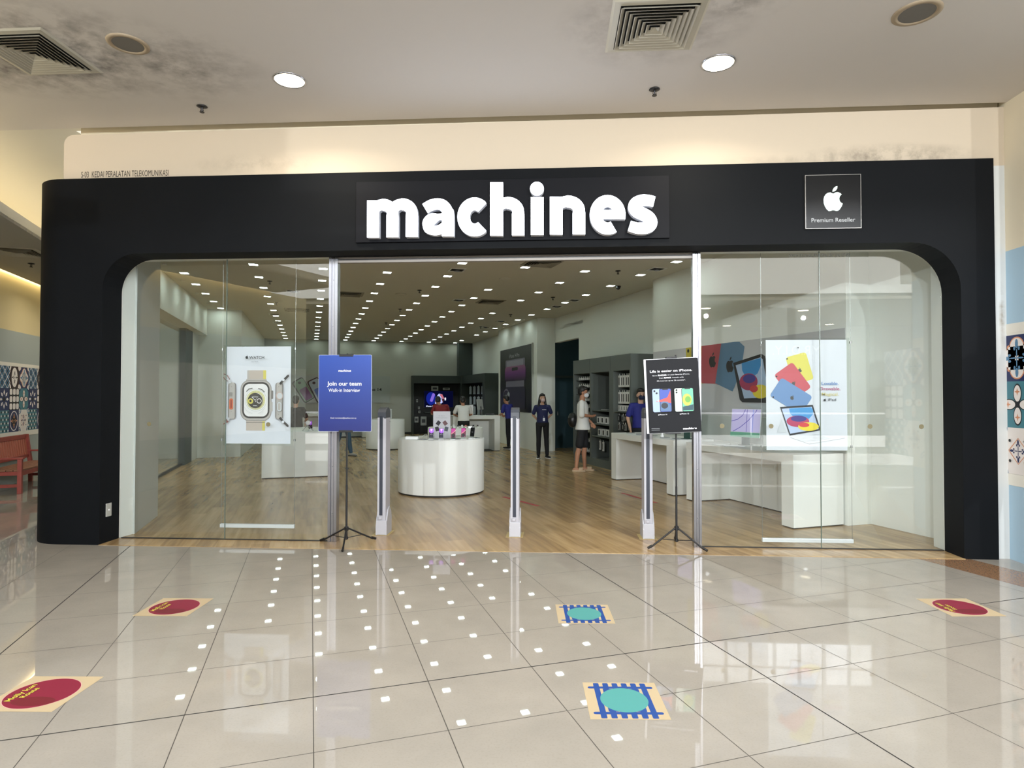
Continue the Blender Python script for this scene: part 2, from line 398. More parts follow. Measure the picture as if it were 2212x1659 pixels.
# ---- black shopfront surround
def arc(cx, cz, r, a0, a1, n=12): return [(cx+r*math.cos(math.radians(a0+(a1-a0)*i/n)), cz+r*math.sin(math.radians(a0+(a1-a0)*i/n))) for i in range(n+1)]
opening = [(3.945, 0)] + arc(3.945-0.46, 3.055-0.46, 0.46, 0, 90) + arc(-4.725+0.37, 3.055-0.37, 0.37, 90, 180) + [(-4.725, 0)]
b = MB(); out = [(-5.2, 0), (-5.2, 3.862), (4.262, 3.862), (4.262, 0)] + opening
b.prism(out, 0.0, 0.30, black_p, 'y')
c0 = (-5.2, 0.46)
pl = [(-5.2, 0.0)] + [(c0[0]+0.46*math.cos(math.radians(a)), c0[1]+0.46*math.sin(math.radians(a))) for a in range(268, 180, -2)] + [(-5.66, 0.46)]
e1 = G(-5.12, 3.3); e2 = G(-4.98, 3.3); pl += [(e1.x, e1.y), (e2.x, e2.y), (-5.2, 0.62)]
b.prism(pl, 0, 3.862, black_p, 'z', smooth_side=False)
b.box(-5.0, 4.262, 0.3, 0.9, 3.80, 3.862, black_p)
o = struct(b.obj('wall_front'))
# ---- cream header wall above and white strip at the right of the surround
hm = stain_mat('stained header plaster', 'c4b6a2', '7d7365', [('xz', 3.3, 3.9, 1.0, 0.16, 0.9), ('xz', -3.1, 3.98, 0.9, 0.13, 0.35), ('xz', 4.33, 2.3, 0.08, 0.5, 0.8), ('xz', 2.4, 3.9, 0.9, 0.06, 0.3)], nscale=7)
b = MB(); b.prism([(-5.2, 3.8), (4.385, 3.8), (4.385, 4.372), (-5.1, 4.345)] + arc(-5.1, 4.245, 0.1, 90, 180, 6)[1:] , 0.035, 0.12, hm, 'y')
struct(b.obj('wall_header'))
b = MB(); b.box(4.262, 4.385, 0.035, 0.12, 0, 3.8, stain_mat('white pier paint', 'c9cbca', '9a8f80', [('xz', 4.345, 2.35, .035, .35, 1.0)], nscale=9)); struct(b.obj('wall_pier'))
b = MB(); b.box(-5.08, 14, 0.12, 0.2, 3.7, 4.7, cream); b.box(4.385, 14, 0.1, 0.3, 0, 4.5, cream); struct(b.obj('wall_back'))
# ---- right-hand mall wall with its painted bands (turns towards the viewer)
b = MB(); X = 4.385
b.box(X, X+12, -1.0, 0.11, 2.96, 4.45, cream); b.box(X, X+12, -1.0, 0.11, 2.255, 2.96, blue_p)
b.box(X-0.004, X+12, -1.0, 0.11, 2.165, 2.255, offw); b.box(X-0.001, X+12, -1.0, 0.11, 0.82, 2.165, offw); b.box(X-0.004, X+12, -1.0, 0.11, 0.71, 0.82, offw)
b.box(X, X+12, -1.0, 0.11, 0, 0.71, blue_p)
struct(b.obj('wall_right'))
# ---- main ceiling
cm = stain_mat('sooty ceiling paint', 'd0ccc8', '4f4a47', [('xy', -4.25, -1.40, 1.45, 0.85, 1.0), ('xy', -3.3, -1.15, 0.9, 0.7, 0.6), ('xy', 0.8, -1.5, 0.8, 0.7, 0.5), ('xy', 1.3, -1.75, 0.45, 0.3, 0.6)], nscale=4.5)
b = MB(); b.box(-30, 15, -3.7, 0.0, 4.40, 4.75, cm); struct(b.obj('ceiling'))
b = MB(); b.box(-14, -5.2, 0.0, 16, 4.46, 4.6, offw); b.box(-5.2, 15, 0.0, 0.2, 4.46, 4.6, offw); struct(b.obj('ceiling_coffer'))
# lower ceiling of the side corridor with a lip that hides the cove light (mall grid)
lowc = mat('corridor ceiling paint', 'b0ada4', 0.85)
b = MB()
edge = [(-5.62+0.0, -3.0), (-5.66, 1.0), (-5.74, 3.0), (-5.80, 5.0), (-5.80, 13)]
back = [(-7.18, 13), (-7.18, -3.0)]
b.prism(edge+back, 3.65, 3.69, lowc, 'z', T=GT)
lip = edge + [(x-0.05, y) for x, y in edge[::-1]]
b.prism(lip, 3.652, 3.81, cream, 'z', T=GT)
struct(b.obj('ceiling_corridor'))
cove = emat('warm cove tube', 'fff0cf', COVE_LAMP)
cv = MB(); cv.tube([(x-0.45, y, 3.76) for x, y in edge], 0.02, cove, T=GT); o = cv.obj('cove_light'); tag(o, 'warm light tube hidden on top of the corridor ceiling edge', 'light')
cv = MB(); cv.box(-7.27, -7.22, -3, 13, 3.72, 3.75, emat('warm wall wash', 'ffe6ae', COVE_LAMP), T=GT); tag(cv.obj('cove_light'), 'warm light strip in the slot above the patterned corridor wall', 'light')
# upstand wall of the coffer
b = MB(); b.box(-7.6, -7.3, -3, 13, 3.65, 4.6, cream, T=GT)
# corridor wall with painted bands
b.box(-7.6, -7.3, -4, 13, 2.70, 3.66, mat('corridor cream paint', 'cdbf94', 0.8), T=GT); b.box(-7.6, -7.3, -4, 13, 2.14, 2.70, grey_p, T=GT)
b.box(-7.6, -7.295, -4, 13, 2.08, 2.14, offw, T=GT); b.box(-7.6, -7.299, -4, 13, 0.92, 2.08, offw, T=GT); b.box(-7.6, -7.295, -4, 13, 0.83, 0.92, offw, T=GT)
b.box(-7.6, -7.3, -4, 13, 0, 0.83, grey_p, T=GT)
struct(b.obj('wall_left'))
b = MB(); b.box(-7.4, -5.1, 13.0, 13.2, 0, 4.6, grey_p, T=GT); struct(b.obj('wall_corridor_end'))

# ---- shop shell (mall grid)
b = MB()
b.box(3.84, 4.4, 0.09, 4.56, 0.006, 3.75, white_p, T=GT)                       # thick wall behind the tables
b.box(4.20, 4.4, gyf(4.2, 0.62)-0.0, 0.09, 0.006, 3.75, white_p, T=GT)
b.box(4.25, 4.4, 4.56, 8.94, 0.006, 3.75, white_p, T=GT)
b.box(4.25, 4.4, 8.94, 10.58, 3.06, 3.75, white_p, T=GT)                       # lintel over the side passage
b.box(3.71, 4.25, 10.58, 14.35, 0.006, 3.75, white_p, T=GT)                    # projecting block
b.box(4.12, 4.3, 14.35, 19.8, 0.006, 3.75, white_p, T=GT)
struct(b.obj('wall_shop_right'))
b = MB(); b.prism([(3.955, 0.30), (4.25, 0.30), (4.25, 0.62), (3.955, 0.50)], 0.006, 3.3, white_p); struct(b.obj('wall_jamb_right'))
b = MB(); b.box(4.25, 6.2, 11.6, 11.75, 0.006, 3.75, teal, T=GT); b.box(6.1, 6.2, 8.8, 11.6, 0.006, 3.75, teal, T=GT); b.box(4.4, 6.2, 8.7, 8.9, 0.006, 3.75, white_p, T=GT)
b.box(4.25, 6.2, 8.7, 11.75, 3.4, 3.5, white_p, T=GT); struct(b.obj('wall_passage'))
PASS = True
b = MB(); b.box(4.62, 5.5, 11.55, 11.6, 0.006, 2.1, teal, T=GT); b.box(4.55, 4.62, 11.53, 11.6, 0.006, 2.17, dkgrey, T=GT); b.box(4.55, 5.57, 11.53, 11.6, 2.1, 2.17, dkgrey, T=GT)
b.cyl((4.70, 11.50), 0.02, 0.98, 1.1, alu, T=GT); struct(b.obj('door_2'))
b = MB(); b.box(-5.3, 4.4, 19.8, 20.0, 0.006, 3.75, mat('dimmed back wall paint', 'a2a398', 0.8), T=GT); b.box(-4.1, 4.2, 19.77, 19.8, 0.006, 0.08, plinthd, T=GT); struct(b.obj('wall_shop_back'))  # wall colour darkened to imitate the dimmer light at the rear
b = MB(); b.box(3.51, 4.10, 19.5, 19.8, 2.40, 3.75, dkgrey, T=GT); struct(b.obj('wall_column'))
b = MB()
lw1 = gyf(-4.18, 0.50)
b.prism([(-4.98, 2.4), (-4.18, lw1), (-4.18, 3.3), (-4.98, 3.3)], 0.006, 3.75, mat('left shop wall', 'b9bcb8', 0.8), T=GT)
b.prism([(-4.99, 0.30), (-4.735, 0.30), (-4.705, 0.50), (-4.9, 0.60)], 0.006, 3.3, white_p)
b.box(-5.12, -4.8, 3.3, 11.5, 3.08, 3.75, white_p, T=GT)                        # soffit
b.box(-5.10, -4.98, 9.75, 10.6, 0.006, 3.08, dkgrey, T=GT); b.box(-5.12, -5.0, 10.6, 11.5, 0.006, 3.08, white_p, T=GT)
b.box(-5.12, -4.0, 11.5, 11.65, 0.006, 3.75, white_p, T=GT); b.box(-4.15, -4.0, 11.65, 19.8, 0.006, 3.75, white_p, T=GT)
struct(b.obj('wall_shop_left'))
cp = [G(-5.1, gyf(-5.1, 0.33)), G(4.3, gyf(4.3, 0.33)), G(4.3, 19.9), G(-5.1, 19.9)]
b = MB(); b.prism([(p.x, p.y) for p in cp], 3.75, 3.79, shopceil); struct(b.obj('ceiling_shop'))
b = MB(); b.box(-4.95, 4.25, 0.305, 0.42, 3.06, 3.75, white_p); struct(b.obj('wall_over_window'))

# ---- shop glazing
clear = glass_mat('clear glass', (0.972, 0.986, 0.982, 1), 1.15)
edgeg = mat('glass edge', '5d6a62', 0.2)
def pane(name, x0, x1, rl=0, rr=0):
    z1 = 3.05; p = [(x0, 0.007), (x1, 0.007)]
    p += arc(x1-rr, z1-rr, rr, 0, 90) if rr else [(x1, z1)]
    p += arc(x0+rl, z1-rl, rl, 90, 180) if rl else [(x0, z1)]
    m = MB(); m.prism(p, 0.305, 0.315, clear, 'y')
    m2 = m.obj(name); struct(m2); return m2
pane('window_1', -4.72, -3.5385, rl=0.36); pane('window_2', -3.5335, -2.386); pane('window_3', 1.536, 2.741); pane('window_4', 2.746, 3.94, rr=0.45)
b = MB()
for x in (-3.536, 2.7435): b.box(x-0.003, x+0.003, 0.304, 0.316, 0.007, 3.05, edgeg)
b.box(-4.7, -2.386, 0.30, 0.32, 0.005, 0.014, plinthd); b.box(1.536, 3.94, 0.30, 0.32, 0.005, 0.014, plinthd)
struct(b.obj('trim_1'))
# side glazing of the shop towards the corridor
b = MB(); b.box(-5.06, -5.05, 3.3, 6.5, 0.05, 3.05, clear, T=GT); struct(b.obj('window_5'))
b = MB(); b.box(-5.06, -5.05, 6.52, 9.75, 0.05, 3.05, clear, T=GT); struct(b.obj('window_6'))
b = MB(); b.box(-5.08, -5.03, 3.3, 9.75, 0.006, 0.05, blk, T=GT); b.box(-5.07, -5.04, 6.5, 6.52, 0.05, 3.05, edgeg, T=GT); struct(b.obj('trim_2'))
# entrance portal: two channelled aluminium posts and the top track
d = thing('door_frame', 'polished aluminium door frame round the open shop entrance', 'door frame')
def post(x0, x1, flip):
    m = MB(); w_ = x1-x0; z = 3.05
    bands = [(0, .30, alu, .27), (.30, .36, alud, .285), (.36, .62, alu, .28), (.62, .68, alud, .29), (.68, 1.0, alu, .272)]
    for a, c, mt, y in bands:
        if flip: a, c = 1-c, 1-a
        m.box(x0+a*w_, x0+c*w_, y, 0.36, 0.006, z, mt)
    for k in range(6): m.cyl((x0+w_*0.5, 0.272+0.01), 0.004, 0.3+0.5*k, 0.31+0.5*k, alud)
    return m
post(-2.386, -2.292, False).obj('post', d); post(1.458, 1.536, True).obj('post', d)
m = MB(); m.box(-2.292, 1.458, 0.30, 0.36, 2.995, 3.05, mat('dull track metal', 'a39d98', 0.5, 0.3)); m.box(-2.292, 1.458, 0.295, 0.30, 3.02, 3.03, blkp); m.obj('top_track', d)
for i, x in enumerate((3.232, 3.735, 1.754, 2.249, -4.4, -3.06)):
    m = MB(); m.prism([(x+0.024*math.cos(q*PI/12), 1.252+0.024*math.sin(q*PI/12)) for q in range(24)], 0.3035, 0.3049, mat('brown safety dot', '6d6549', 0.6), 'y')
    tag(m.obj('safety_dot'), ['round brown safety dot on the far right glass pane, left one of its two', 'round brown safety dot on the glass nearest the black right column',
        'round brown safety dot on the glass in front of the desktop computer', 'round brown safety dot on the glass at the left edge of the tablet poster',
        'round brown safety dot on the leftmost glass pane', 'round brown safety dot on the glass in front of the watch poster'][i], 'sticker', 'safety dots on the shop glass')
# power socket on the black left reveal
s = thing('power_socket', 'white wall socket low on the black left reveal of the shopfront', 'socket', (-4.7245, 0.13, 0.345))
m = MB(); m.rbox(-0.001, 0.008, -0.04, 0.04, -0.07, 0.07, mat('grey socket plate', 'a8a8a2', 0.4), 0.003); m.obj('plate', s)
m = MB(); m.cyl((0, 0), 0.010, 0.0, 0.005, whitep, T=TR(0.008, 0, 0) @ Matrix.Rotation(PI/2, 4, 'Y')); m.obj('socket_hole', s)

# ---- the mall behind the viewer: near ceiling edge, atrium, far arcade (seen in the glass and the polished floor)
far = mat('far arcade white', 'eeeeea', 0.7)
b = MB(); b.box(-12.8, 10.1, -12.1, -11.9, 4.56, 5.62, far); b.box(-30, -12.8, -12.1, -11.9, 4.56, 4.8, far); b.box(10.1, 16, -12.1, -11.9, 4.56, 4.8, far)
struct(b.obj('wall_gallery'))
b = MB(); b.box(-30, 16, -26, -12.0, 4.40, 4.56, mat('far arcade ceiling', '8d897c', 0.8)); struct(b.obj('ceiling_far'))
b = MB(); b.box(-34, 16, -19.8, -19.5, 0, 4.4, mat('far shop front grey', '6f6c68', 0.7)); b.box(-34, 16, -19.8, -19.5, 4.56, 14, mat('upper mall wall', 'a5a39b', 0.8))
for x0, x1, c in ((-28, -21, '8fa0a8'), (-20, -13.5, '7a7f9a'), (-13, -8.5, '8a5048'), (-8, 4, '97947f'), (5, 13, '777b80')): b.box(x0, x1, -19.48, -19.46, 0.1, 2.5, mat('far shop panel '+c, c, 0.5))
struct(b.obj('wall_far'))
def far_sign(txt, x, z, wd, h, label):
    t = thing('shop_sign', label, 'sign', (x, -19.42, z), PI)
    a = Art(); a.rect(-wd/2-0.4, wd/2+0.4, -h, h, mat('sign board grey', '8b8883', 0.5)); a.text(txt, 0, -h/2, h, mat('sign letters pale', 'e8e0da', 0.4), width=wd); a.obj('sign_board', t)
far_sign('MR.D.I.Y.', 10.0, 3.45, 1.9, 0.4, 'shop sign on the far arcade behind the viewer, mirrored in the right glass')
far_sign('ADVENTURER', -15.2, 2.8, 2.2, 0.45, 'shop sign on the far arcade behind the viewer, mirrored in the left glass')
fillw = emat('added fill glazing', 'eaf3ff', FILLWIN); dayl = emat('sunlit glazing', 'f4f9ff', SUNWIN)
wf = mat('window frame white', 'c8c8c6', 0.5)
def glazing(i, x0, x1, z0, z1, n, m_, y=-19.49):
    b = MB(); b.box(x0, x1, y-0.01, y, z0, z1, m_)
    for k in range(n+1):
        xx = x0+(x1-x0)*k/n; b.box(xx-0.06, xx+0.06, y, y+0.09, z0, z1, wf)
    b.box(x0, x1, y, y+0.09, z0+(z1-z0)*.62, z0+(z1-z0)*.62+0.06, wf); struct(b.obj('window_%d' % i))
glazing(7, 6.1, 12.9, 8.3, 10.1, 7, dayl, -19.40); glazing(8, -17.9, -12.6, 10.1, 11.9, 4, dayl, -19.40); glazing(9, -30, 15, 7.7, 13.6, 30, fillw)  # last one is broad glowing glazing added to brighten the shop front
# railing at the atrium edge behind the viewer
r_ = thing('railing', 'white metal atrium railing behind the viewer', 'railing', (0, -11.8, 0))
m = MB(); m.tube([(-30, 0, 1.05), (15, 0, 1.05)], 0.03, whitep); m.obj('handrail', r_)
m = MB(); m.box(-30, 15, -0.01, 0.01, 0.1, 0.42, whitep); m.obj('kick_panel', r_)
for k in range(16):
    m = MB(); m.cyl((-29+k*2.9, 0), 0.025, 0, 1.05, whitep, n=10); m.obj('post', r_)
# far side of the corridor seen through the shop's side glazing
b = MB(); b.box(-7.3, -7.25, 6.2, 12.9, 1.75, 2.7, mat('cream slatted panel', 'ddd29f', 0.6, emit=0.25), T=GT)  # panel's own faint glow stands in for the warm light on it
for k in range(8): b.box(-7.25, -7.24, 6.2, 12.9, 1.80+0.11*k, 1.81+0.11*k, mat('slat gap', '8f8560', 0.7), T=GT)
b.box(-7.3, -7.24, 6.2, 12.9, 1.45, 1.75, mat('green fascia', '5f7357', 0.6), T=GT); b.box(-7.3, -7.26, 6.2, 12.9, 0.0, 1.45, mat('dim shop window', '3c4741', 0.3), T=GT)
# ================================================================== CEILING FITTINGS
lampm = emat('cool white square lamp', 'ecfff5', INT_LAMP); trimm = mat('white lamp trim', 'dcdcd6', 0.5)
def square_light(loc, rz, label, group):
    t = thing('square_downlight', label, 'ceiling light', loc, rz, group)
    m = MB()
    for a in ((-.085, .085, -.085, -.068), (-.085, .085, .068, .085), (-.085, -.068, -.068, .068), (.068, .085, -.068, .068)): m.box(*a, -0.008, 0, trimm)
    m.obj('trim_ring', t)
    m = MB(); m.box(-.068, .068, -.068, .068, -0.005, -0.001, lampm); m.obj('lamp_panel', t)
    return t
CX = {'H': -4.46, 'F': -3.225, 'G': -2.11, 'A': -1.026, 'B': 0.06, 'C': 1.155, 'D': 2.259, 'E': 3.354}
RN = {'H': 'the row nearest the left wall', 'F': 'the second row from the left wall', 'G': 'the row just left of the entrance post', 'A': 'the leftmost row seen through the open entrance',
      'B': 'the second row seen through the open entrance', 'C': 'the row over the round white tables', 'D': 'the second row from the right wall', 'E': 'the row nearest the right wall'}
ORD = ['first', 'second', 'third', 'fourth', 'fifth', 'sixth', 'seventh', 'eighth', 'ninth', 'tenth', 'eleventh', 'twelfth', 'thirteenth', 'fourteenth', 'fifteenth']
ks = {'H': range(3, 8), 'F': range(2, 15), 'G': range(2, 15), 'A': range(2, 15), 'B': range(1, 15), 'C': [1]+list(range(3, 15)), 'D': [0, 1, 2, 3, 4]+list(range(6, 15)), 'E': list(range(0, 12))+[13, 14]}
proto = None
for r in 'HFGABCDE':
    for n, k in enumerate(ks[r]):
        lab = 'lit square downlight, %s from the front in %s' % (ORD[n], RN[r])
        p = G(CX[r], 3.0+1.175*k, 3.75)
        if proto is None: proto = square_light(p, AL, lab, 'square downlights in the shop ceiling')
        else: dup(proto, p, AL, lab)
square_light(G(5.0, 10.2, 3.395), AL, 'unseen square light added to brighten the side passage behind the grey shelf', 'square downlights in the shop ceiling')  # lamp added out of sight to light the teal passage
# black square spot housings
def black_spot(g, label):
    t = thing('spotlight_box', label, 'spotlight', G(g[0], g[1], 3.75), AL, 'black square spotlights in the shop ceiling')
    m = MB()
    for a in ((-.14, .14, -.14, -.11), (-.14, .14, .11, .14), (-.14, -.11, -.11, .11), (.11, .14, -.11, .11)): m.box(*a, -0.012, 0, trimm)
    m.obj('trim_ring', t)
    m = MB(); m.box(-.11, .11, -.11, .11, -0.004, -0.001, vdark); m.obj('housing', t)
    m = MB(); m.cyl((0, 0), 0.05, -0.03, -0.004, alud, n=20); m.cyl((0, 0), 0.042, -0.031, -0.03, mat('spot lens', 'b9c0d0', 0.2), n=20); m.obj('lamp', t)
BS = [((0.10, 4.75), 'nearest the entrance, left of the centre'), ((0.90, 8.1), 'beside the air grille over the round tables'), ((3.36, 3.62), 'at the front by the right wall'), ((3.41, 7.29), 'above the grey display shelf, front one'),
      ((3.41, 8.36), 'above the grey display shelf, rear one'), ((3.0, 11.69), 'near the projecting wall block, front one'), ((2.99, 13.34), 'near the projecting wall block, rear one'), ((-2.67, 7.95), 'seen through the left glass, front one'),
      ((-3.24, 12.02), 'seen through the left glass, middle one'), ((-3.25, 14.06), 'seen through the left glass, rear one')]
for g, l in BS: black_spot(g, 'black square spotlight box in the shop ceiling ' + l)
# sprinklers
def sprinkler(loc, label, group):
    t = thing('fire_sprinkler', label, 'sprinkler', loc, 0, group)
    m = MB(); m.lathe([(0.001, 0), (0.045, 0), (0.05, -0.006), (0.03, -0.014), (0.012, -0.016)], blk, 20); m.obj('ceiling_plate', t)
    m = MB(); m.cyl((0, 0), 0.008, -0.05, -0.012, alud, n=10); m.tube([(-.014, 0, -.02), (-.016, 0, -.04), (-.005, 0, -.055)], 0.003, blk, 6); m.tube([(.014, 0, -.02), (.016, 0, -.04), (.005, 0, -.055)], 0.003, blk, 6); m.obj('nozzle', t)
    m = MB(); m.cyl((0, 0), 0.022, -0.062, -0.056, blk, n=16); m.obj('deflector', t)
    return t
for (x, y), l in (((-3.42, -0.41), 'black fire sprinkler on the mall ceiling left of the sign'), ((0.95, -0.48), 'black fire sprinkler on the mall ceiling right of the sign')): sprinkler((x, y, 4.40), l, 'sprinklers on the mall ceiling')
for g, l in (((-.17, 7.05), 'middle line, front one'), ((-.17, 10.02), 'middle line, second one'), ((-.17, 13.12), 'middle line, third one'), ((2.8, 3.97), 'right line, front one'), ((2.8, 7.07), 'right line, second one'),
             ((2.8, 10.17), 'right line, third one'), ((2.8, 13.28), 'right line, rear one'), ((-3.06, 6.9), 'left line behind glass, front one'), ((-3.08, 9.8), 'left line behind glass, rear one')):
    sprinkler(G(g[0], g[1], 3.75), 'small fire sprinkler on the shop ceiling, ' + l, 'sprinklers on the shop ceiling')
t = sprinkler(G(-6.52, 5.85, 3.65), 'fire sprinkler on the low corridor ceiling at the far left', 'sprinklers on the mall ceiling')
# air diffusers
def diffuser(loc, size, rz, label, group, cmat, n=7):
    t = thing('air_diffuser', label, 'air vent', loc, rz, group); h = size/2; fr = size*0.09
    m = MB()
    def sq(m, a, b, za, zb, mt):      # a square ring between half sizes a (at za) and b (at zb)
        vs = [(sx*a, sy*a, za) for sx, sy in ((-1, -1), (1, -1), (1, 1), (-1, 1))] + [(sx*b, sy*b, zb) for sx, sy in ((-1, -1), (1, -1), (1, 1), (-1, 1))]
        m.add(vs, [(i, (i+1) % 4, 4+(i+1) % 4, 4+i) for i in range(4)], mt)
    sq(m, h, h-fr*0.3, 0, -0.010, cmat); sq(m, h-fr*0.3, h-fr, -0.010, -0.012, cmat); sq(m, h-fr, h-fr-0.004, -0.012, 0, cmat); m.obj('frame', t)
    m = MB(); m.box(-(h-fr), h-fr, -(h-fr), h-fr, -0.003, -0.001, vdark); m.obj('duct_shade_plate', t)  # black plate stands in for the shade inside the duct
    m = MB(); st = (h-fr)/n
    for i in range(n-1):
        a = h-fr-st*i
        sq(m, a-st*0.1, a-st*0.22, -0.030, -0.030, cmat); sq(m, a-st*0.1, a-st*0.85, -0.030, -0.004, cmat); sq(m, a-st*0.22, a-st*0.90, -0.030, -0.006, cmat)
    m.obj('louvres', t)
    m = MB(); q = st*0.9
    m.add([(-q, -q, -.028), (q, -q, -.028), (q, q, -.028), (-q, q, -.028), (0, 0, -.006)], [(0, 1, 4), (1, 2, 4), (2, 3, 4), (3, 0, 4)], cmat); m.obj('centre_cone', t)
    return t
dm = mat('aluminium grille paint', 'bdb9ab', 0.4, 0.2)
diffuser((-4.27, -1.42, 4.40), 0.69, 0, 'square ceiling air diffuser with soot stains at the upper left', 'air diffusers on the mall ceiling', dm, 8)
diffuser((0.79, -1.48, 4.40), 0.70, 0, 'square ceiling air diffuser above the shop sign', 'air diffusers on the mall ceiling', dm, 8)
diffuser(G(-6.35, 4.95, 3.65), 0.62, AL, 'square air diffuser on the low corridor ceiling at the far left', 'air diffusers on the mall ceiling', dm, 7)
for g, l in (((1.66, 8.10), 'over the round tables'), ((-1.53, 8.0), 'just right of the left door post'), ((1.31, 3.75), 'at the front over the entrance'), ((-2.65, 11.0), 'seen through the left glass')):
    diffuser(G(g[0], g[1], 3.75), 0.60, AL, 'square air diffuser in the shop ceiling ' + l, 'air diffusers on the shop ceiling', mat('dull grille paint', '8f8b7e', 0.6), 6)
# round ceiling speakers
spk_m = mat('tan speaker ring', '9d8d76', 0.6); spk_g = mat('grey speaker grille', '75726d', 0.8, bump=0.5, bscale=400)
def speaker(loc, r, label, a=spk_m, g_=spk_g, grp='round speakers on the mall ceiling'):
    t = thing('ceiling_speaker', label, 'speaker', loc, 0, grp)
    m = MB(); m.lathe([(r, 0), (r, -0.006), (r*0.86, -0.012), (r*0.74, -0.008), (r*0.74, -0.002)], a, 40); m.obj('rim', t)
    m = MB(); m.cyl((0, 0), r*0.74, -0.006, -0.002, g_, n=40); m.obj('grille', t)
speaker((-3.41, -1.50, 4.40), 0.155, 'round ceiling speaker beside the stained air diffuser'); speaker((2.70, -1.53, 4.40), 0.165, 'round ceiling speaker at the upper right')
for g, l in (((-.47, 7.66), 'left of centre'), ((1.15, 5.31), 'right of centre')): speaker(G(g[0], g[1], 3.75), 0.12, 'round white speaker in the shop ceiling, ' + l, shopceil, shopceil, 'speakers in the shop ceiling')
# round mall downlights, each with its own lamp
rl_e = emat('warm round lamp', 'fff1cf', 30.0)
def round_light(x, y, z, label, power, r=0.13):
    t = thing('round_downlight', label, 'ceiling light', (x, y, z), 0, 'round downlights in the mall ceiling')
    m = MB(); m.lathe([(r*1.12, 0), (r*1.12, -0.005), (r, -0.008), (r*0.98, -0.001)], alu, 40); m.obj('rim', t)
    m = MB(); m.cyl((0, 0), r*0.98, -0.004, -0.001, rl_e, n=40); m.obj('lamp_lens', t)
    if power:
        ld = bpy.data.lights.new('lamp', 'AREA'); ld.shape = 'DISK'; ld.size = r*1.9; ld.energy = power; ld.color = (1, 0.90, 0.76); ld.spread = math.radians(150)
        lo = bpy.data.objects.new('lamp', ld); COL.objects.link(lo); lo.parent = t; lo.location = (0, 0, -0.012)
    return t
round_light(-2.352, -0.85, 4.40, 'glowing round downlight above the left end of the shop sign', DOWN_LAMP)
round_light(1.418, -0.905, 4.40, 'glowing round downlight above the right end of the shop sign', DOWN_LAMP)
for x, l in ((-6.1, 'far left'), (-2.35, 'left'), (1.42, 'right'), (3.9, 'far right')): round_light(x, -3.1, 4.40, 'round downlight overhead behind the first row, ' + l, DOWN_LAMP)
for i, (x, y) in enumerate(((-9.53, -12.6), (-10.66, -18.2), (-15.9, -18.4), (4.99, -13.7), (8.33, -14.4), (7.07, -18.9), (10.97, -18.6), (-3.0, -13.5), (0.9, -13.9))):
    t = round_light(x, y, 4.40, 'round downlight of the far arcade behind the viewer, %s along it' % ORD[i], 0, 0.16)
    if y > -16:
        ld = bpy.data.lights.new('beam', 'SPOT'); ld.energy = ADDED_FLOOD; ld.spot_size = math.radians(75); ld.spot_blend = 0.5; ld.color = (0.94, 0.98, 1.0); ld.shadow_soft_size = 0.06  # added spot, aimed at the shop front to brighten its upright faces
        lo = bpy.data.objects.new('beam', ld); COL.objects.link(lo); lo.parent = t; lo.location = (0, 0, -0.25)
        d = Vector((-x*0.75, -y, 2.6-4.2)); lo.rotation_euler = d.to_track_quat('-Z', 'Y').to_euler()
for i, (gx_, gy_) in enumerate(((-6.3, 7.6), (-6.0, 9.0), (-6.6, 10.8))):
    t = round_light(0, 0, 0, 'round downlight of the side corridor seen through the left glass, %s from the front' % ORD[i], 12, 0.11); t.location = G(gx_, gy_, 3.65)
# small black dome camera
t = thing('security_camera', 'small black dome camera on the shop ceiling beside a square downlight', 'camera', G(3.52, 5.35, 3.75))
m = MB(); m.cyl((0, 0), 0.05, -0.03, 0, blkp, n=24); m.obj('base', t); m = MB(); m.ell((0, 0, -0.03), (0.042, 0.042, 0.045), blkp, n=10); m.obj('dome', t)
# wall-washing spots over the side window soffit (their light scallops down the white band)
for k in range(5):
    gy_ = 4.2+1.55*k
    t = thing('wall_spot', 'small ceiling spot washing the white soffit, %s from the front' % ORD[k], 'spotlight', G(-4.62, gy_, 3.75), 0, 'wall washers along the left soffit')
    m = MB(); m.cyl((0, 0), 0.035, -0.02, 0, trimm, n=20); m.obj('housing', t)
    ld = bpy.data.lights.new('beam', 'SPOT'); ld.energy = 18; ld.spot_size = math.radians(58); ld.spot_blend = 0.7; ld.color = (0.85, 1, 0.97); ld.shadow_soft_size = 0.02
    lo = bpy.data.objects.new('beam', ld); COL.objects.link(lo); lo.parent = t; lo.location = (0, 0, -0.03); lo.rotation_euler = (0, math.radians(-14), AL)
for k in range(3):
    t = thing('wall_spot', 'small ceiling spot washing the projecting wall block, %s from the front' % ORD[k], 'spotlight', G(3.52, 11.1+1.05*k, 3.75), 0, 'wall washers over the black phone poster')
    m = MB(); m.cyl((0, 0), 0.035, -0.02, 0, trimm, n=20); m.obj('housing', t)
    ld = bpy.data.lights.new('beam', 'SPOT'); ld.energy = 18; ld.spot_size = math.radians(58); ld.spot_blend = 0.7; ld.color = (0.85, 1, 0.97); ld.shadow_soft_size = 0.02
    lo = bpy.data.objects.new('beam', ld); COL.objects.link(lo); lo.parent = t; lo.location = (0, 0, -0.03); lo.rotation_euler = (0, math.radians(14), AL)
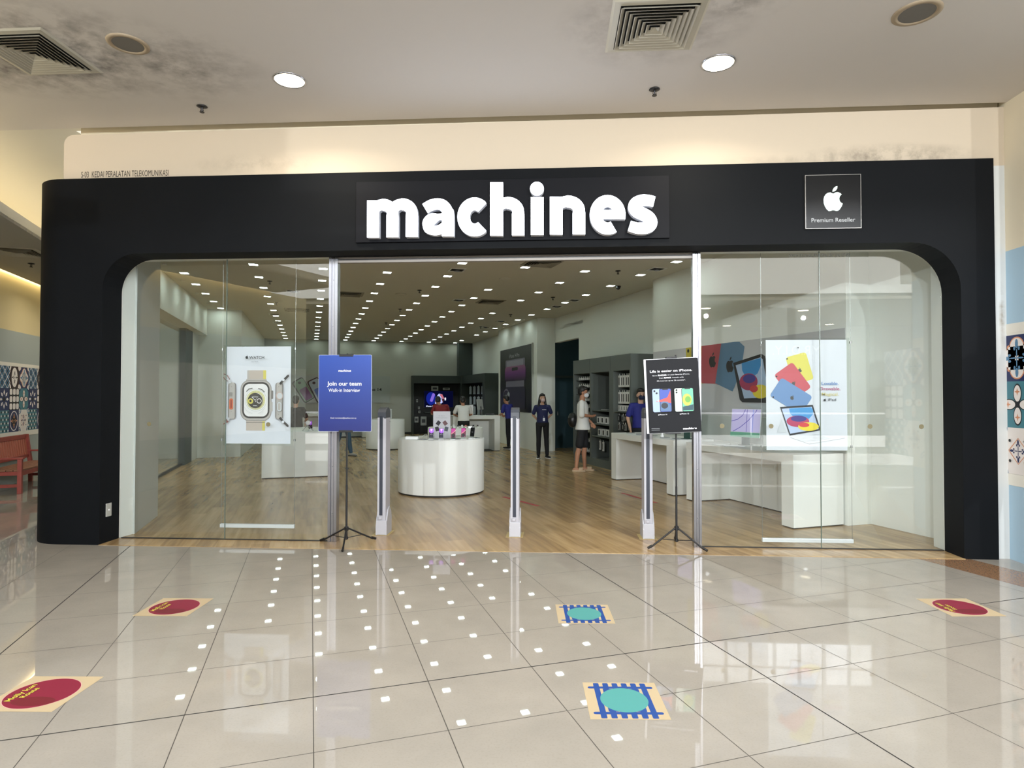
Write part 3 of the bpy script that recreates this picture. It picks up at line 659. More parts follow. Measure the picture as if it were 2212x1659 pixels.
# ================================================================== SIGNS ON THE FRONT
signw = emat('lit white sign face', 'eef4ff', 7.0); signs_ = mat('sign letter side', 'dfe3ee', 0.4)
t = thing('storefront_sign', 'large glowing white lowercase letters machines on the black fascia', 'sign', (-0.417, 0, 3.44))
m = MB(); m.rbox(-1.585, 1.585, -0.028, 0.0, -0.312, 0.312, mat('sign backing panel', '0e0f14', 0.55, spec=0.12), 0.004); m.obj('backing_panel', t)
k_ = 0.984
def SPX(px, py):      # sign artwork coordinates -> metres on the panel (x from panel centre, z from panel centre)
    X_ = -1.9+(px-100)*.001487; Z_ = 3.187+((483-0.0235*(px-105))-py)*.001522
    return (X_*k_+0.417, (Z_-1.5625)*k_+1.5625-3.44)
def stroke_poly(pts, w_):
    n = len(pts); A = []; B = []
    for i, p in enumerate(pts):
        a = pts[max(i-1, 0)]; c = pts[min(i+1, n-1)]; dx, dy = c[0]-a[0], c[1]-a[1]; L = math.hypot(dx, dy); ww = w_[i] if isinstance(w_, list) else w_
        A.append((p[0]-dy/L*ww/2, p[1]+dx/L*ww/2)); B.append((p[0]+dy/L*ww/2, p[1]-dx/L*ww/2))
    return A, B
def sarc(cx, cy, rx, ry, a0, a1, n=28): return [(cx+rx*math.cos(math.radians(a0+(a1-a0)*i/n)), cy-ry*math.sin(math.radians(a0+(a1-a0)*i/n))) for i in range(n+1)]
def letter(shapes):
    me = MB(); Y0, Y1 = -0.095, -0.028
    for kind, d, w_ in shapes:
        if kind == 's':
            A, B = stroke_poly(d, w_); A = [SPX(*p) for p in A]; B = [SPX(*p) for p in B]; n = len(A)
            vs = [(x, Y0, z) for x, z in A]+[(x, Y0, z) for x, z in B]; me.add(vs, [(i, i+1, n+i+1, n+i) for i in range(n-1)], signw)
            loop = A+B[::-1]
        else:
            loop = [SPX(*p) for p in d]; me.add([(x, Y0, z) for x, z in loop], [list(range(len(loop)))], signw)
        n = len(loop); me.add([(x, Y0+.001, z) for x, z in loop]+[(x, Y1, z) for x, z in loop], [(i, (i+1) % n, n+(i+1) % n, n+i) for i in range(n)], signs_)
    return me.obj('letter', t, recalc=False)
def smooth(P, n=5):
    out = []
    for i in range(len(P)-1):
        p0, p1, p2, p3 = [Vector(q) for q in (P[max(i-1, 0)], P[i], P[i+1], P[min(i+2, len(P)-1)])]
        for k in range(n):
            u = k/n; q = 0.5*((2*p1)+(p2-p0)*u+(2*p0-5*p1+4*p2-p3)*u*u+(3*p1-p0-3*p2+p3)*u**3); out.append((q.x, q.y))
    return out+[P[-1]]
def stem(x0, x1, y0, y1): return ('p', [(x0, y0), (x1, y0), (x1, y1), (x0, y1)], 0)
def yb(x): return 483-0.0235*(x-105)
def hump(xs, xe, top, base):    # arch from the left stem over to the right stem (xs, xe: stem centres)
    cx = (xs+xe)/2+8; ry = 70
    pts = sarc((xs+xe)/2, top+39+ry-12, (xe-xs)/2, ry-12, 165, 0, 20)
    return ('s', pts+[(xe, top+39+ry+10), (xe, base)], [60]+[74]*8+[80]*12+[85, 85])
letter([stem(104, 188, 232, yb(146)), hump(146, 282, 220, yb(282)), hump(282, 417, 216, yb(417)), stem(104, 180, 230, 300)])
letter([('s', smooth([(509, 284), (548, 262), (595, 252), (634, 262), (660, 292), (668, 335), (668, yb(668))], 6), [74]*6+[76]*20+[85]*11), ('s', smooth([(668, 336), (620, 338), (572, 348), (540, 368), (529, 398), (545, 424), (585, 431), (622, 420), (652, 398)], 5), [44]*8+[56, 64, 70, 76, 80, 82, 82, 82, 82, 82, 80, 78]+[72]*5+[64]*16)])
letter([('s', sarc(852, 338, 76, 88, 46, 314, 36), [78]+[86]*35+[78])])
letter([stem(958, 1047, 105, yb(1002)), hump(1002, 1150, 203, yb(1150))])
letter([stem(1236, 1323, 203, yb(1280)), ('p', sarc(1278, 147, 47, 47, 0, 348, 29), 0)])
letter([stem(1366, 1452, 200, yb(1408)), hump(1408, 1562, 192, yb(1562)), stem(1366, 1444, 200, 270)])
letter([('s', sarc(1755, 318, 80, 91, 2, 180, 26)+sarc(1755, 318, 80, 91, 186, 300, 20), 80), ('p', [(1690, 285), (1797, 285), (1797, 312), (1874, 312), (1873, 347), (1690, 347)], 0)])
letter([('s', smooth([(2066, 230), (2030, 222), (1985, 222), (1945, 240), (1934, 268), (1952, 294), (1990, 312), (2025, 332), (2044, 360), (2036, 388), (2000, 404), (1950, 404), (1900, 390)]), [70+16*math.sin(PI*i/60) for i in range(61)])])
t = thing('logo_sign', 'square black sign with a glowing apple emblem above Premium Reseller', 'sign', (2.7445, 0, 3.4615))
m = MB(); m.rbox(-0.264, 0.264, -0.022, 0.0, -0.264, 0.264, mat('gloss black panel', '050507', 0.3, spec=0.2), 0.003); m.obj('panel', t)
m = MB(); fr = mat('thin steel edge', '8d8a86', 0.35, 0.8)
for a in ((-.265, .265, .260, .265), (-.265, .265, -.265, -.260), (-.265, -.260, -.26, .26), (.260, .265, -.26, .26)): m.box(a[0], a[1], -0.025, 0.0, a[2], a[3], fr)
m.obj('edge_frame', t)
a = Art(); a.logo(0.0, 0.03, 0.245, emat('lit emblem', 'e9fff4', 2.2)); a.obj('emblem', t, (0, -0.0225, 0))
a = Art(); a.text('Premium Reseller', 0, -0.2, 0.042, emat('lit small lettering', 'f2f6f6', 0.95), width=0.415, bold=0.006); a.obj('lettering', t, (0, -0.0225, 0))
a = Art(); a.text('S-03  KEDAI PERALATAN TELEKOMUNIKASI', -4.52, 3.884, 0.068, mat('dark lettering', '2a2622', 0.6), width=0.965)
tag(a.obj('wall_lettering', None, (0, 0.034, 0)), 'dark wall lettering S-03 KEDAI PERALATAN TELEKOMUNIKASI above the left fascia', 'lettering')
a = Art(); a.text('DIMILIKI OLEH: MACHINES SDN. BHD. (745 187-W)', 2.742, 2.992, 0.033, mat('grey lettering', '4a4c4a', 0.6), width=0.605)
tag(a.obj('glass_lettering', None, (0, 0.3045, 0)), 'thin grey owner lettering along the top of the right glass', 'lettering')

# ================================================================== POSTERS HANGING BEHIND THE GLASS
pw = mat('poster paper cool white', 'e4eaf4', 0.45, var=0.02, vscale=4); ink = mat('ink black', '111216', 0.5); inkg = mat('ink grey', '8b8f94', 0.5)
acr = glass_mat('acrylic holder', (0.95, 0.97, 0.96, 1), 0.6); wire = mat('steel wire', '9c9f9d', 0.3, 0.8)
silver = mat('print silver', 'b9b6b2', 0.4); silverd = mat('print dark silver', '7d7a78', 0.4); yel = mat('print yellow', 'd9cf5c', 0.5); pinkg = mat('print beige strap', 'c3b8ae', 0.6)
orange = mat('print orange', 'd66c3c', 0.5); wht = mat('print white', 'f1f2f3', 0.45); ltg = mat('print light grey', 'cdd3d8', 0.45)
red_i = mat('print red', 'c9555f', 0.5); blu_i = mat('print blue', '6f97c9', 0.5); yel_i = mat('print tablet yellow', 'dcd45f', 0.5)
def hanging(name_label, x0, x1, z0, z1, pz0, yp=0.40):
    t = thing('hanging_poster', name_label, 'poster', ((x0+x1)/2, yp, 0), 0, 'posters hanging behind the shop glass')
    w_ = (x1-x0)/2
    m = MB()
    for s_ in (-1, 1): m.tube([(s_*(w_+0.045), 0.01, 0.13 if pz0 is None else pz0), (s_*(w_+0.045), 0.01, 3.1)], 0.0022, wire, 6)
    m.obj('suspension_cable', t)
    m = MB(); m.box(-w_-0.03, w_+0.03, 0.0, 0.006, z0-0.02, z1+0.02, acr); m.obj('acrylic_sleeve', t)
    m = MB(); m.rbox(-w_-0.05, w_+0.05, -0.012, 0.025, pz0-0.02, pz0+0.02, mat('silver foot rail', 'd5dadd', 0.3, 0.2), 0.004); m.obj('foot_rail', t)
    m = MB()
    for s_ in (-1, 1):
        for z in (z0+0.03, z1-0.04): m.cyl((s_*(w_+0.045), 0.005), 0.012, z, z+0.024, wire, n=12)
    m.obj('clamp', t)
    return t
# --- watch poster
X0, X1, Z0, Z1 = -3.587, -2.852, 1.036, 2.103
t = hanging('white hanging poster of a smartwatch behind the left glass', X0, X1, Z0, Z1, 0.137)
a = Art(); W_, H_ = X1-X0, Z1-Z0; a.clip = (-W_/2, W_/2, Z0, Z1)
def U(px, py): return (-W_/2 + (px-55)/1030*W_, Z1 - (py-60)/1520*H_)
a.rect(-W_/2, W_/2, Z0, Z1, pw)
sc = W_/1030
def rr_(px, py, w_, h_, r, m, rot=0.0): c = U(px, py); a.poly(rrect(c[0], c[1], w_*sc, h_*sc, r*sc, rot), m)
def el(px, py, rx, ry, m): c = U(px, py); a.poly(ellip(c[0], c[1], rx*sc, ry*sc), m)
rr_(545, 520, 300, 170, 6, pinkg); rr_(672, 520, 46, 170, 4, yel); rr_(410, 520, 26, 170, 4, silver)
rr_(535, 1290, 300, 170, 6, pinkg); rr_(662, 1290, 42, 170, 4, yel); rr_(535, 1250, 300, 10, 4, silverd)
a.poly([U(385, 570), U(700, 570), U(740, 680), U(345, 680)], silver); a.poly([U(345, 1130), U(740, 1130), U(700, 1230), U(385, 1230)], silver)
rr_(540, 905, 490, 620, 130, silverd); rr_(540, 905, 476, 606, 124, silver); rr_(795, 815, 36, 130, 14, silverd); rr_(790, 1000, 30, 150, 10, silver)
rr_(540, 900, 430, 556, 110, ink); rr_(540, 900, 378, 500, 84, wht)
c = U(540, 900); a.ring(c[0], c[1], 172*sc, 172*sc, 6*sc, ltg); a.ring(c[0], c[1], 150*sc, 150*sc, 22*sc, mat('print pale yellow', 'e3e3ae', 0.5)); a.ring(c[0], c[1], 126*sc, 126*sc, 10*sc, yel)
for k in range(24):
    q = k*PI/12; a.stroke([(c[0]+132*sc*math.cos(q), c[1]+132*sc*math.sin(q)), (c[0]+145*sc*math.cos(q), c[1]+145*sc*math.sin(q))], 3*sc, inkg)
el(540, 905, 116, 116, mat('print charcoal', '2b2b29', 0.5)); el(468, 915, 42, 42, yel); el(468, 912, 18, 20, ink); c2 = U(605, 912); a.ring(c2[0], c2[1], 38*sc, 38*sc, 9*sc, wht)
a.stroke([U(490, 850), U(540, 900), U(590, 850), U(490, 850)], 9*sc, wht); a.stroke([U(510, 985), U(570, 985)], 12*sc, ltg); a.stroke([U(540, 900), U(555, 930)], 6*sc, wht)
a.stroke([U(405, 765), U(440, 725), U(500, 712)], 10*sc, ink); a.stroke([U(590, 715), U(650, 735), U(690, 775)], 10*sc, ink)
a.stroke([U(375, 1010), U(420, 1075), U(500, 1110)], 5*sc, ltg); a.stroke([U(700, 1020), U(650, 1080), U(590, 1108)], 5*sc, ltg)
for px, fl in ((180, 0), (925, 1)):      # side views
    rr_(px, 910, 120, 560, 40, silverd); rr_(px, 910, 88, 560, 34, silver); el(px-10, 690, 5, 6, silverd); el(px-10, 1075+45*fl, 5, 6, silverd)
rr_(170, 960, 60, 170, 28, orange); rr_(170, 960, 26, 130, 12, mat('print dark orange', 'a03a22', 0.5))
for k in range(3):
    for j in range(4): el(150+k*18, 785+j*16, 5, 5, ink)
el(935, 832, 56, 60, mat('print rose', 'c9b3ac', 0.4)); el(938, 832, 42, 46, ltg); rr_(935, 1000, 82, 150, 40, silverd); rr_(935, 1000, 74, 142, 36, ltg); rr_(935, 1000, 38, 110, 18, silver)
maroon = mat('print maroon cord', '7c3b3c', 0.5)
for P in ([(55, 490), (110, 510), (150, 570), (150, 600), (110, 600), (70, 570), (55, 540)], [(150, 1185), (110, 1240), (55, 1275)]): a.stroke([U(*p) for p in P], 12*sc, maroon)
el(110, 1225, 30, 28, maroon); rr_(150, 610, 34, 60, 8, ltg, 0.5); rr_(140, 1195, 30, 50, 8, ltg, -0.5)
for s_, y0 in ((-1, 650), (1, 1170)):
    a.stroke([U(945, y0), U(985, y0+s_*45), U(1085, y0+s_*140)], 34*sc, ink)
    for q in (0.38, 0.92): el(945+140*q, y0+s_*(185*q-5), 20, 20, pw)
a.logo(U(425, 232)[0], U(425, 228)[1], 58*sc, ink); c = U(580, 258); a.text('WATCH', c[0], c[1], 46*sc, ink, width=235*sc, bold=0.012); c = U(552, 310); a.text('ULTRA', c[0], c[1], 20*sc, inkg, width=108*sc)
a.obj('poster_print', t, (0, -0.001, 0))
# --- tablet poster
X0, X1, Z0, Z1 = 2.232, 3.050, 0.998, 2.146
t = hanging('white hanging poster of coloured tablets behind the right glass', X0, X1, Z0, Z1, 0.066)
W_, H_ = X1-X0, Z1-Z0; a = Art(); a.clip = (-W_/2, W_/2, Z0, Z1); sc = W_/940
def U(px, py): return (-W_/2 + (px-825)/940*W_, Z1 - (py-243)/1270*H_)
a.rect(-W_/2, W_/2, Z0, Z1, mat('poster paper white', 'dadfe6', 0.45, var=0.02, vscale=3))
def tablet(cx, cy, w_, h_, rot, m, cam_, lg, lrot):
    c = U(cx, cy); a.poly(rrect(c[0], c[1], w_*sc, h_*sc, 34*sc, rot), m); c = U(*cam_); a.poly(ellip(c[0], c[1], 10*sc, 10*sc), ink)
    c = U(*lg); a.logo(c[0], c[1], 58*sc, mat('print dark emblem', '4b4a45', 0.5), lrot)
tablet(1219, 570, 338, 246, math.radians(-74), yel_i, (1073, 461), (1218, 590), math.radians(20))
tablet(1135, 718, 373, 266, math.radians(-54), red_i, (948, 664), (1148, 742), math.radians(-20))
tablet(1115, 892, 427, 262, math.radians(-32.6), mat('print blue fade', '6b90c0', 0.5), (907, 902), (1128, 905), math.radians(-10))
a.poly([U(1000, 1150), U(950, 1310), U(1060, 1310)], ltg)
body = [U(985, 1015), U(1365, 990), U(1455, 1282), U(1095, 1345)]
a.poly(body, ink); scr = [(1003, 1036), (1352, 1012), (1432, 1268), (1100, 1322)]
a.poly([U(*p) for p in scr], mat('print screen pale', 'b9cbe9', 0.4))
el2 = lambda px, py, rx, ry, m: a.poly(ellip(*U(px, py), rx*sc, ry*sc), m)
a.poly([U(*p) for p in [(1090, 1040), (1100, 1090), (1150, 1140), (1230, 1170), (1320, 1150), (1365, 1100), (1368, 1050), (1345, 1018), (1090, 1033)]], mat('print sky blue', '3f97d6', 0.4))
el2(1190, 1180, 132, 68, mat('print magenta', 'b8355f', 0.4)); el2(1200, 1150, 92, 36, mat('print indigo', '3b2f87', 0.4)); el2(1312, 1240, 120, 52, mat('print bright yellow', 'ecd832', 0.4)); el2(1262, 1222, 60, 26, mat('print scarlet', 'd73a3a', 0.4))
a.stroke([U(1100, 1365), U(1320, 1440), U(1730, 1370)], 5*sc, inkg)
for k in range(5): a.stroke([U(1130+30*k, 1360+12*k), U(1440+30*k, 1325+12*k)], 5*sc, ltg)
for txt, py, cc in (('Lovable.', 762, 'print word blue:4f83c4'), ('Drawable.', 822, 'print word pink:b8557f'), ('Magical.', 885, 'print word yellow:d9cf8c')):
    nm, cc = cc.split(':'); c = U(1565, py); a.text(txt, c[0], c[1], 38*sc, mat(nm, cc, 0.5), width=195*sc if txt != 'Drawable.' else 235*sc, bold=0.01)
c = U(1502, 932); a.logo(c[0], c[1], 36*sc, ink); c = U(1585, 946); a.text('iPad', c[0], c[1], 34*sc, ink, width=92*sc)
el2(1196, 334, 8, 8, ink)
a.obj('poster_print', t, (0, -0.001, 0))

# ================================================================== POSTER STANDS
def poster_stand(x, y, rz, label, ang0, hz, pole_top):
    t = thing('sign_stand', label, 'sign stand', (x, y, 0.0055), rz, 'black tripod poster stands at the entrance')
    m = MB(); m.cyl((0, 0), 0.011, 0.05, 0.62, blk, n=16); m.cyl((0, 0), 0.0085, 0.62, pole_top, blk, n=16); m.obj('pole', t)
    m = MB(); m.cyl((0, 0), 0.022, hz-0.02, hz+0.02, blk, n=20); m.cyl((0, 0), 0.018, 0.055, 0.08, blk, n=20); m.obj('hub', t)
    for k in range(3):
        q = ang0+k*2*PI/3; c, s_ = math.cos(q), math.sin(q); lg = MB()
        lg.tube([(0.02*c, 0.02*s_, hz), (0.30*c, 0.30*s_, 0.018)], 0.009, blk, 10); o = lg.obj('leg', t)
        m = MB(); m.tube([(0.285*c, 0.285*s_, 0.032), (0.335*c, 0.335*s_, 0.0135)], 0.0125, blkp, 10); m.obj('rubber_foot', o)
        m = MB(); m.tube([(0.012*c, 0.012*s_, 0.068), (0.165*c, 0.165*s_, hz*0.47)], 0.004, blk, 8); m.obj('brace', t)
    return t
# blue recruiting board
t = poster_stand(-2.15, 0.20-0.02, 0.0, 'black tripod stand holding the blue recruiting board', math.radians(-78), 0.165, 2.0)
bcx, bz0, bz1, by = -2.165, 1.187, 1.992, 0.155
t2 = thing('poster_board', 'blue board reading Join our team on the left tripod stand', 'sign board', (bcx, by, bz0))
hb = bz1-bz0; m = MB(); m.prism(rrect(0, hb/2, 0.568, hb, 0.014), 0.0, 0.008, mat('board white edge', 'cfd6ea', 0.5), 'y'); m.obj('board', t2)
a = Art(); pb = gradmat('blue print', [(0.0, '141f66'), (1.0, '1c4094')], 2, 0, hb, 0.42)
a.poly(rrect(0, hb/2, 0.562, hb-0.006, 0.013), pb); w1 = mat('print white text', 'f4f5fb', 0.5)
def V(px, py): return ((px-1690)/690*0.566, hb - (py-215)/1030*hb)
for txt, px, py, h_, wd, bo in (('machines', 1686, 443, 30, 165, .02), ('Join our team', 1680, 628, 54, 450, .018), ('Walk-in Interview', 1680, 712, 46, 410, .004), ('Email: recruitment@machines.com.my', 1673, 1072, 18, 335, 0)):
    c = V(px, py); a.text(txt, c[0], c[1], h_/690*.566, w1, width=wd/690*.566, bold=bo)
a.obj('poster_print', t2, (0, -0.0006, 0))
m = MB(); m.rbox(-0.075, 0.075, -0.008, 0.022, hb-0.018, hb+0.008, blk, 0.003); m.rbox(-0.075, 0.075, -0.008, 0.022, -0.010, 0.014, blk, 0.003); m.obj('clamp_bar', t)
for o in (bpy.data.objects[ [ob.name for ob in bpy.data.objects if ob.name.startswith('clamp_bar')][-1] ],): o.location = (bcx+2.15+0.012, by-0.18, bz0-0.0055)
# dark phone board
t = poster_stand(1.285, 0.30, 0.0, 'black tripod stand holding the dark phone board', math.radians(-38), 0.19, 1.98)
t2 = thing('poster_board', 'dark board reading Life is easier on iPhone on the right tripod stand', 'sign board', (1.265, 0.0, 1.188))
t2.location.y = 0.235; t2.rotation_euler = (0, math.radians(-2.6), math.radians(-3))
bw, hb = 0.524, 0.757
m = MB(); m.box(-bw/2-0.022, bw/2-0.02, 0.004, 0.016, -0.004, hb+0.006, mat('white backing board', 'eef0f5', 0.5)); m.obj('backing_board', t2)
m = MB(); m.box(-bw/2, bw/2, -0.004, 0.004, 0, hb, mat('board dark edge', '2c2d31', 0.5)); m.obj('board', t2)
a = Art(); a.rect(-bw/2, bw/2, 0, hb, mat('dark slate print', '17181c', 0.6, spec=0.2))
def V(px, py):     # perspective-free layout read off the board: px 145..1100, py 165..1530
    return (-bw/2 + (px-150-(py-165)*0.03)/945*bw, hb-(py-165-(1-(px-150)/945)*12)/1362*hb)
kx = bw/945
for txt, px, py, h_, wd, bo in (('Life is easier on iPhone.', 605, 412, 44, 765, .018), ('Save', 310, 484, 24, 85, 0), ('RM230', 445, 484, 28, 155, .04), ('on your favorite iPhone,', 740, 474, 24, 400, 0), ('from', 425, 532, 24, 75, 0), ('RM62', 540, 530, 26, 125, .04), ('/month with', 725, 528, 24, 210, 0),
                                ('0% interest up to 36 months*.', 605, 583, 24, 520, 0), ('iPhone 14', 450, 1208, 22, 140, .02), ('iPhone 12', 845, 1202, 22, 140, .02), ('machines', 925, 1478, 34, 245, .05)):
    c = V(px, py); a.text(txt, c[0], c[1], h_*kx, w1, width=wd*kx, bold=bo)
for px, py in ((365, 1200), (757, 1195)): c = V(px, py); a.logo(c[0], c[1], 24*kx, w1)
for k in range(2): c = V(230, 1452+28*k); c2 = V(380, 1452+28*k); a.stroke([c, c2], 8*kx, inkg)
def phone_print(px, back, two, sc_cols):
    c = V(px-75, 935); a.poly(rrect(c[0], c[1], 190*kx, 430*kx, 30*kx), back)
    for (dx, dy) in two: c = V(px+dx, 935+dy); a.poly(ellip(c[0], c[1], 18*kx, 18*kx), ink)
    c = V(px+65, 935); a.poly(rrect(c[0], c[1], 215*kx, 436*kx, 30*kx), ink); a.poly(rrect(c[0], c[1], 198*kx, 420*kx, 24*kx), sc_cols[0])
    return c
c = phone_print(430, mat('print phone blue', 'a8bfe4', 0.4), ((-135, -175), (-95, -135)), [mat('print deep blue', '3f56b5', 0.4)])
a.poly([(c[0]-.095*1.05, c[1]-.01), (c[0]+.02, c[1]+.03), (c[0]+.052, c[1]+.10), (c[0]+.054, c[1]-.03), (c[0]-.0, c[1]-.02)], mat('print coral', 'e8534c', 0.4)); 
a.poly([(c[0]-.052, c[1]-.11), (c[0]+.05, c[1]-.11), (c[0]+.052, c[1]-.06), (c[0]+.02, c[1]-.015), (c[0]-.03, c[1]-.01), (c[0]-.054, c[1]-.03)], mat('print steel blue', '5878a0', 0.4)); a.poly(ellip(c[0]-.012, c[1]-.055, .034, .030), mat('print night', '22242f', 0.4))
a.rect(c[0]-.028, c[0]+.028, c[1]+.108, c[1]+.119, ink); c3 = V(362, 935); a.logo(c3[0], c3[1], 46*kx, wht)
c = phone_print(830, mat('print mint', 'dff3e4', 0.4), ((-135, -180), (-135, -138)), [mat('print sea green', '6fc4a4', 0.4)])
a.poly([(c[0]-.053, c[1]-.108), (c[0]+.053, c[1]-.108), (c[0]+.053, c[1]-.05), (c[0]-.053, c[1]-.07)], mat('print deep teal', '254b58', 0.4)); a.poly(ellip(c[0]-.008, c[1]+.0, .046, .062), mat('print lime', 'c4dc55', 0.4)); a.poly(ellip(c[0]+.0, c[1]+.003, .028, .032), mat('print leaf green', '6fae4a', 0.4))
a.rect(c[0]-.028, c[0]+.028, c[1]+.108, c[1]+.119, ink)
a.obj('poster_print', t2, (0, -0.0046, 0))
m = MB(); m.rbox(-0.055, 0.055, -0.012, 0.075, hb+0.007, hb+0.022, blk, 0.003); m.rbox(-0.09, 0.055, -0.012, 0.075, -0.016, -0.005, blk, 0.003); o = m.obj('clamp_bar', t)
o.location = (1.265-1.285, -0.065, 1.188-0.0055); o.rotation_euler = (0, math.radians(-2.6), 0)

# ================================================================== SECURITY PEDESTALS
ped = mat('pedestal light grey', 'a7a6ad', 0.4); pedd = mat('pedestal slate strip', '2b2f3a', 0.4); pedw = mat('pedestal white edge', 'acacb2', 0.4)
def pedestal(x, y, label):
    t = thing('security_pedestal', label, 'security pedestal', (x, y, 0.005), 0, 'anti theft pedestals across the shop entrance')
    m = MB(); m.rbox(-0.047, 0.047, 0.0, 0.20, 0.06, 1.315, ped, 0.012); m.obj('body', t)
    m = MB(); m.rbox(-0.047, -0.022, -0.004, 0.02, 0.20, 1.31, pedw, 0.004); m.rbox(0.012, 0.024, -0.004, 0.02, 0.20, 1.31, pedw, 0.003); m.obj('edge_moulding', t)
    m = MB(); m.rbox(-0.024, 0.014, -0.007, 0.02, 0.215, 1.33, pedd, 0.004); m.obj('front_strip', t)
    m = MB(); pf = [(0.0, 1.30), (0.20, 1.30), (0.20, 1.37), (0.17, 1.405), (0.10, 1.425), (0.03, 1.405), (0.0, 1.37)]
    m.prism(pf, -0.046, 0.046, mat('pedestal cap grey', '44474e', 0.35), 'x'); m.obj('cap', t)
    m = MB(); q = [(-0.012, 0), (0.215, 0), (0.215, 0.16), (0.19, 0.245), (0.12, 0.30), (0.06, 0.27), (0.0, 0.14), (-0.012, 0.10)]
    m.prism(q, -0.062, -0.048, pedw, 'x'); m.prism(q, 0.048, 0.062, pedw, 'x'); m.rbox(-0.06, 0.06, -0.010, 0.21, 0.0, 0.16, pedw, 0.006); m.obj('base', t)
    m = MB(); m.rbox(-0.03, 0.008, -0.016, 0.0, 0.17, 0.20, ped, 0.005); m.obj('foot_switch', t)
    m = MB(); m.cyl((0, 0), 0.006, 0, 0.002, blk, n=12, T=TR(0.047, 0.17, 1.26) @ Matrix.Rotation(PI/2, 4, 'Y')); m.obj('key_lock', t)
    m = MB(); m.box(-0.10, 0.09, -0.03, 0.24, 0.0, 0.0012, mat('old adhesive square', 'b7a26c', 0.7)); tag(m.obj('floor_tape'), 'yellowed adhesive square under the %s' % label.split(' grey')[0], 'tape').location = (x, y, 0.0052)
    t.location.z = 0.0066
    return t
pedestal(-1.905, 0.64, 'left grey anti theft pedestal in the entrance, beside the blue board'); pedestal(-0.408, 0.64, 'middle grey anti theft pedestal in the entrance, standing alone'); pedestal(1.052, 0.64, 'right grey anti theft pedestal in the entrance, behind the dark board')

# ================================================================== TABLES
def wall_table(gy0, gy1, label, gx0=3.08, gx1=3.82):
    L = gy1-gy0; t = thing('display_table', label, 'table', G(gx0, gy0, 0.005), AL, 'white display tables along the right wall')
    Wd = gx1-gx0
    m = MB(); m.rbox(0, Wd, 0, L, 0.765, 0.865, whitelam, 0.004); m.obj('tabletop', t)
    for y in (0.0, L-0.20):
        m = MB(); m.rbox(0.0, Wd, y+0.0, y+0.20, 0.012, 0.765, whitelam, 0.004); o = m.obj('leg_panel', t)
        m = MB(); m.box(0.01, Wd-0.01, y+0.01, y+0.19, 0.0, 0.012, plinthd); m.obj('kick_strip', o)
    m = MB(); m.box(Wd-0.12, Wd-0.09, 0.20, L-0.20, 0.012, 0.765, whitelam); o = m.obj('back_panel', t)
    m = MB(); m.box(Wd-0.115, Wd-0.095, 0.20, L-0.20, 0.0, 0.012, plinthd); m.obj('kick_strip', o)
    return t
wall_table(0.13, 2.33, 'long white display table nearest the glass at the right, with desktop computers'); wall_table(2.68, 4.80, 'long white display table beyond, in front of the grey shelf unit')
def drum(gxy, r, h, label, name='round_table'):
    t = thing(name, label, 'table', G(gxy[0], gxy[1], 0.005), AL, 'round white display tables')
    m = MB(); m.lathe([(r, 0.025), (r, h-0.006), (r-0.006, h), (0.001, h)], whitelam, 96); m.lathe([(0.001, 0.025), (r, 0.025)], whitelam, 96); m.obj('drum_body', t)
    m = MB(); m.cyl((0, 0), r-0.015, 0, 0.025, plinthd, n=64); m.obj('kick_plate', t)
    return t
drum((-0.257, 4.30), 0.70, 0.870, 'large round white display table in the middle of the entrance')
drum((0.72, 7.62), 0.60, 0.870, 'round white display table just behind the front one'); drum((-0.20, 12.9), 0.56, 0.870, 'farthest round white display table, left of centre')
def block_table(g0, g1, h, label, legs=False):
    t = thing('display_table', label, 'table', G(g0[0], g0[1], 0.005), AL, 'white block tables deeper in the shop'); L, D_ = g1[0]-g0[0], g1[1]-g0[1]
    m = MB(); m.rbox(0, L, 0, D_, h-0.10, h, whitelam, 0.004); m.obj('tabletop', t)
    if legs:
        for x in (0, L-0.16):
            m = MB(); m.rbox(x, x+0.16, 0, D_, 0.012, h-0.1, whitelam, 0.004); m.obj('leg_panel', t)
        m = MB(); m.box(0.16, L-0.16, D_-0.2, D_-0.16, 0.012, h-0.1, whitelam); m.obj('back_panel', t)
    else:
        m = MB(); m.rbox(0, L, 0, D_, 0.015, h-0.1, whitelam, 0.004); m.obj('body', t)
    m = MB(); m.box(0.01, L-0.01, 0.01, D_-0.01, 0.0, 0.012, plinthd); m.obj('kick_plate', t)
    return t
block_table((-3.17, 6.75), (-1.93, 8.6), 0.87, 'white display table seen through the left glass, phones and cables on it')
block_table((-3.2, 18.2), (-0.3, 19.0), 0.9, 'long white table against the back wall below the grey phone panel', True)
t = block_table((1.45, 11.15), (2.80, 11.95), 1.0, 'white cashier counter behind the round tables, customers leaning on it', True)
# pieces on the cashier counter
m = MB(); m.rbox(-0.06, 0.06, -0.02, 0.02, 0, 0.30, whitep, 0.006); o = m.obj('counter_card'); o.location = G(2.05, 11.5, 1.007); o.rotation_euler = (0, 0, AL+0.4); tag(o, 'narrow white card holder standing on the cashier counter', 'card holder')
def monitor(loc, rz, label):
    t = thing('monitor', label, 'monitor', loc, rz)
    m = MB(); m.rbox(-0.2, 0.2, -0.012, 0.012, 0.16, 0.46, mat('monitor back grey', '9fa19c', 0.5), 0.008, Matrix.Rotation(math.radians(-8), 4, 'X')); m.obj('display_shell', t)
    m = MB(); m.box(-0.03, 0.03, 0.01, 0.03, 0.0, 0.25, alud); m.box(-0.1, 0.1, -0.08, 0.08, 0, 0.01, alud); m.obj('stand', t); return t
monitor(G(2.35, 11.5, 1.006), AL+0.9, 'grey backed monitor turned away on the cashier counter')
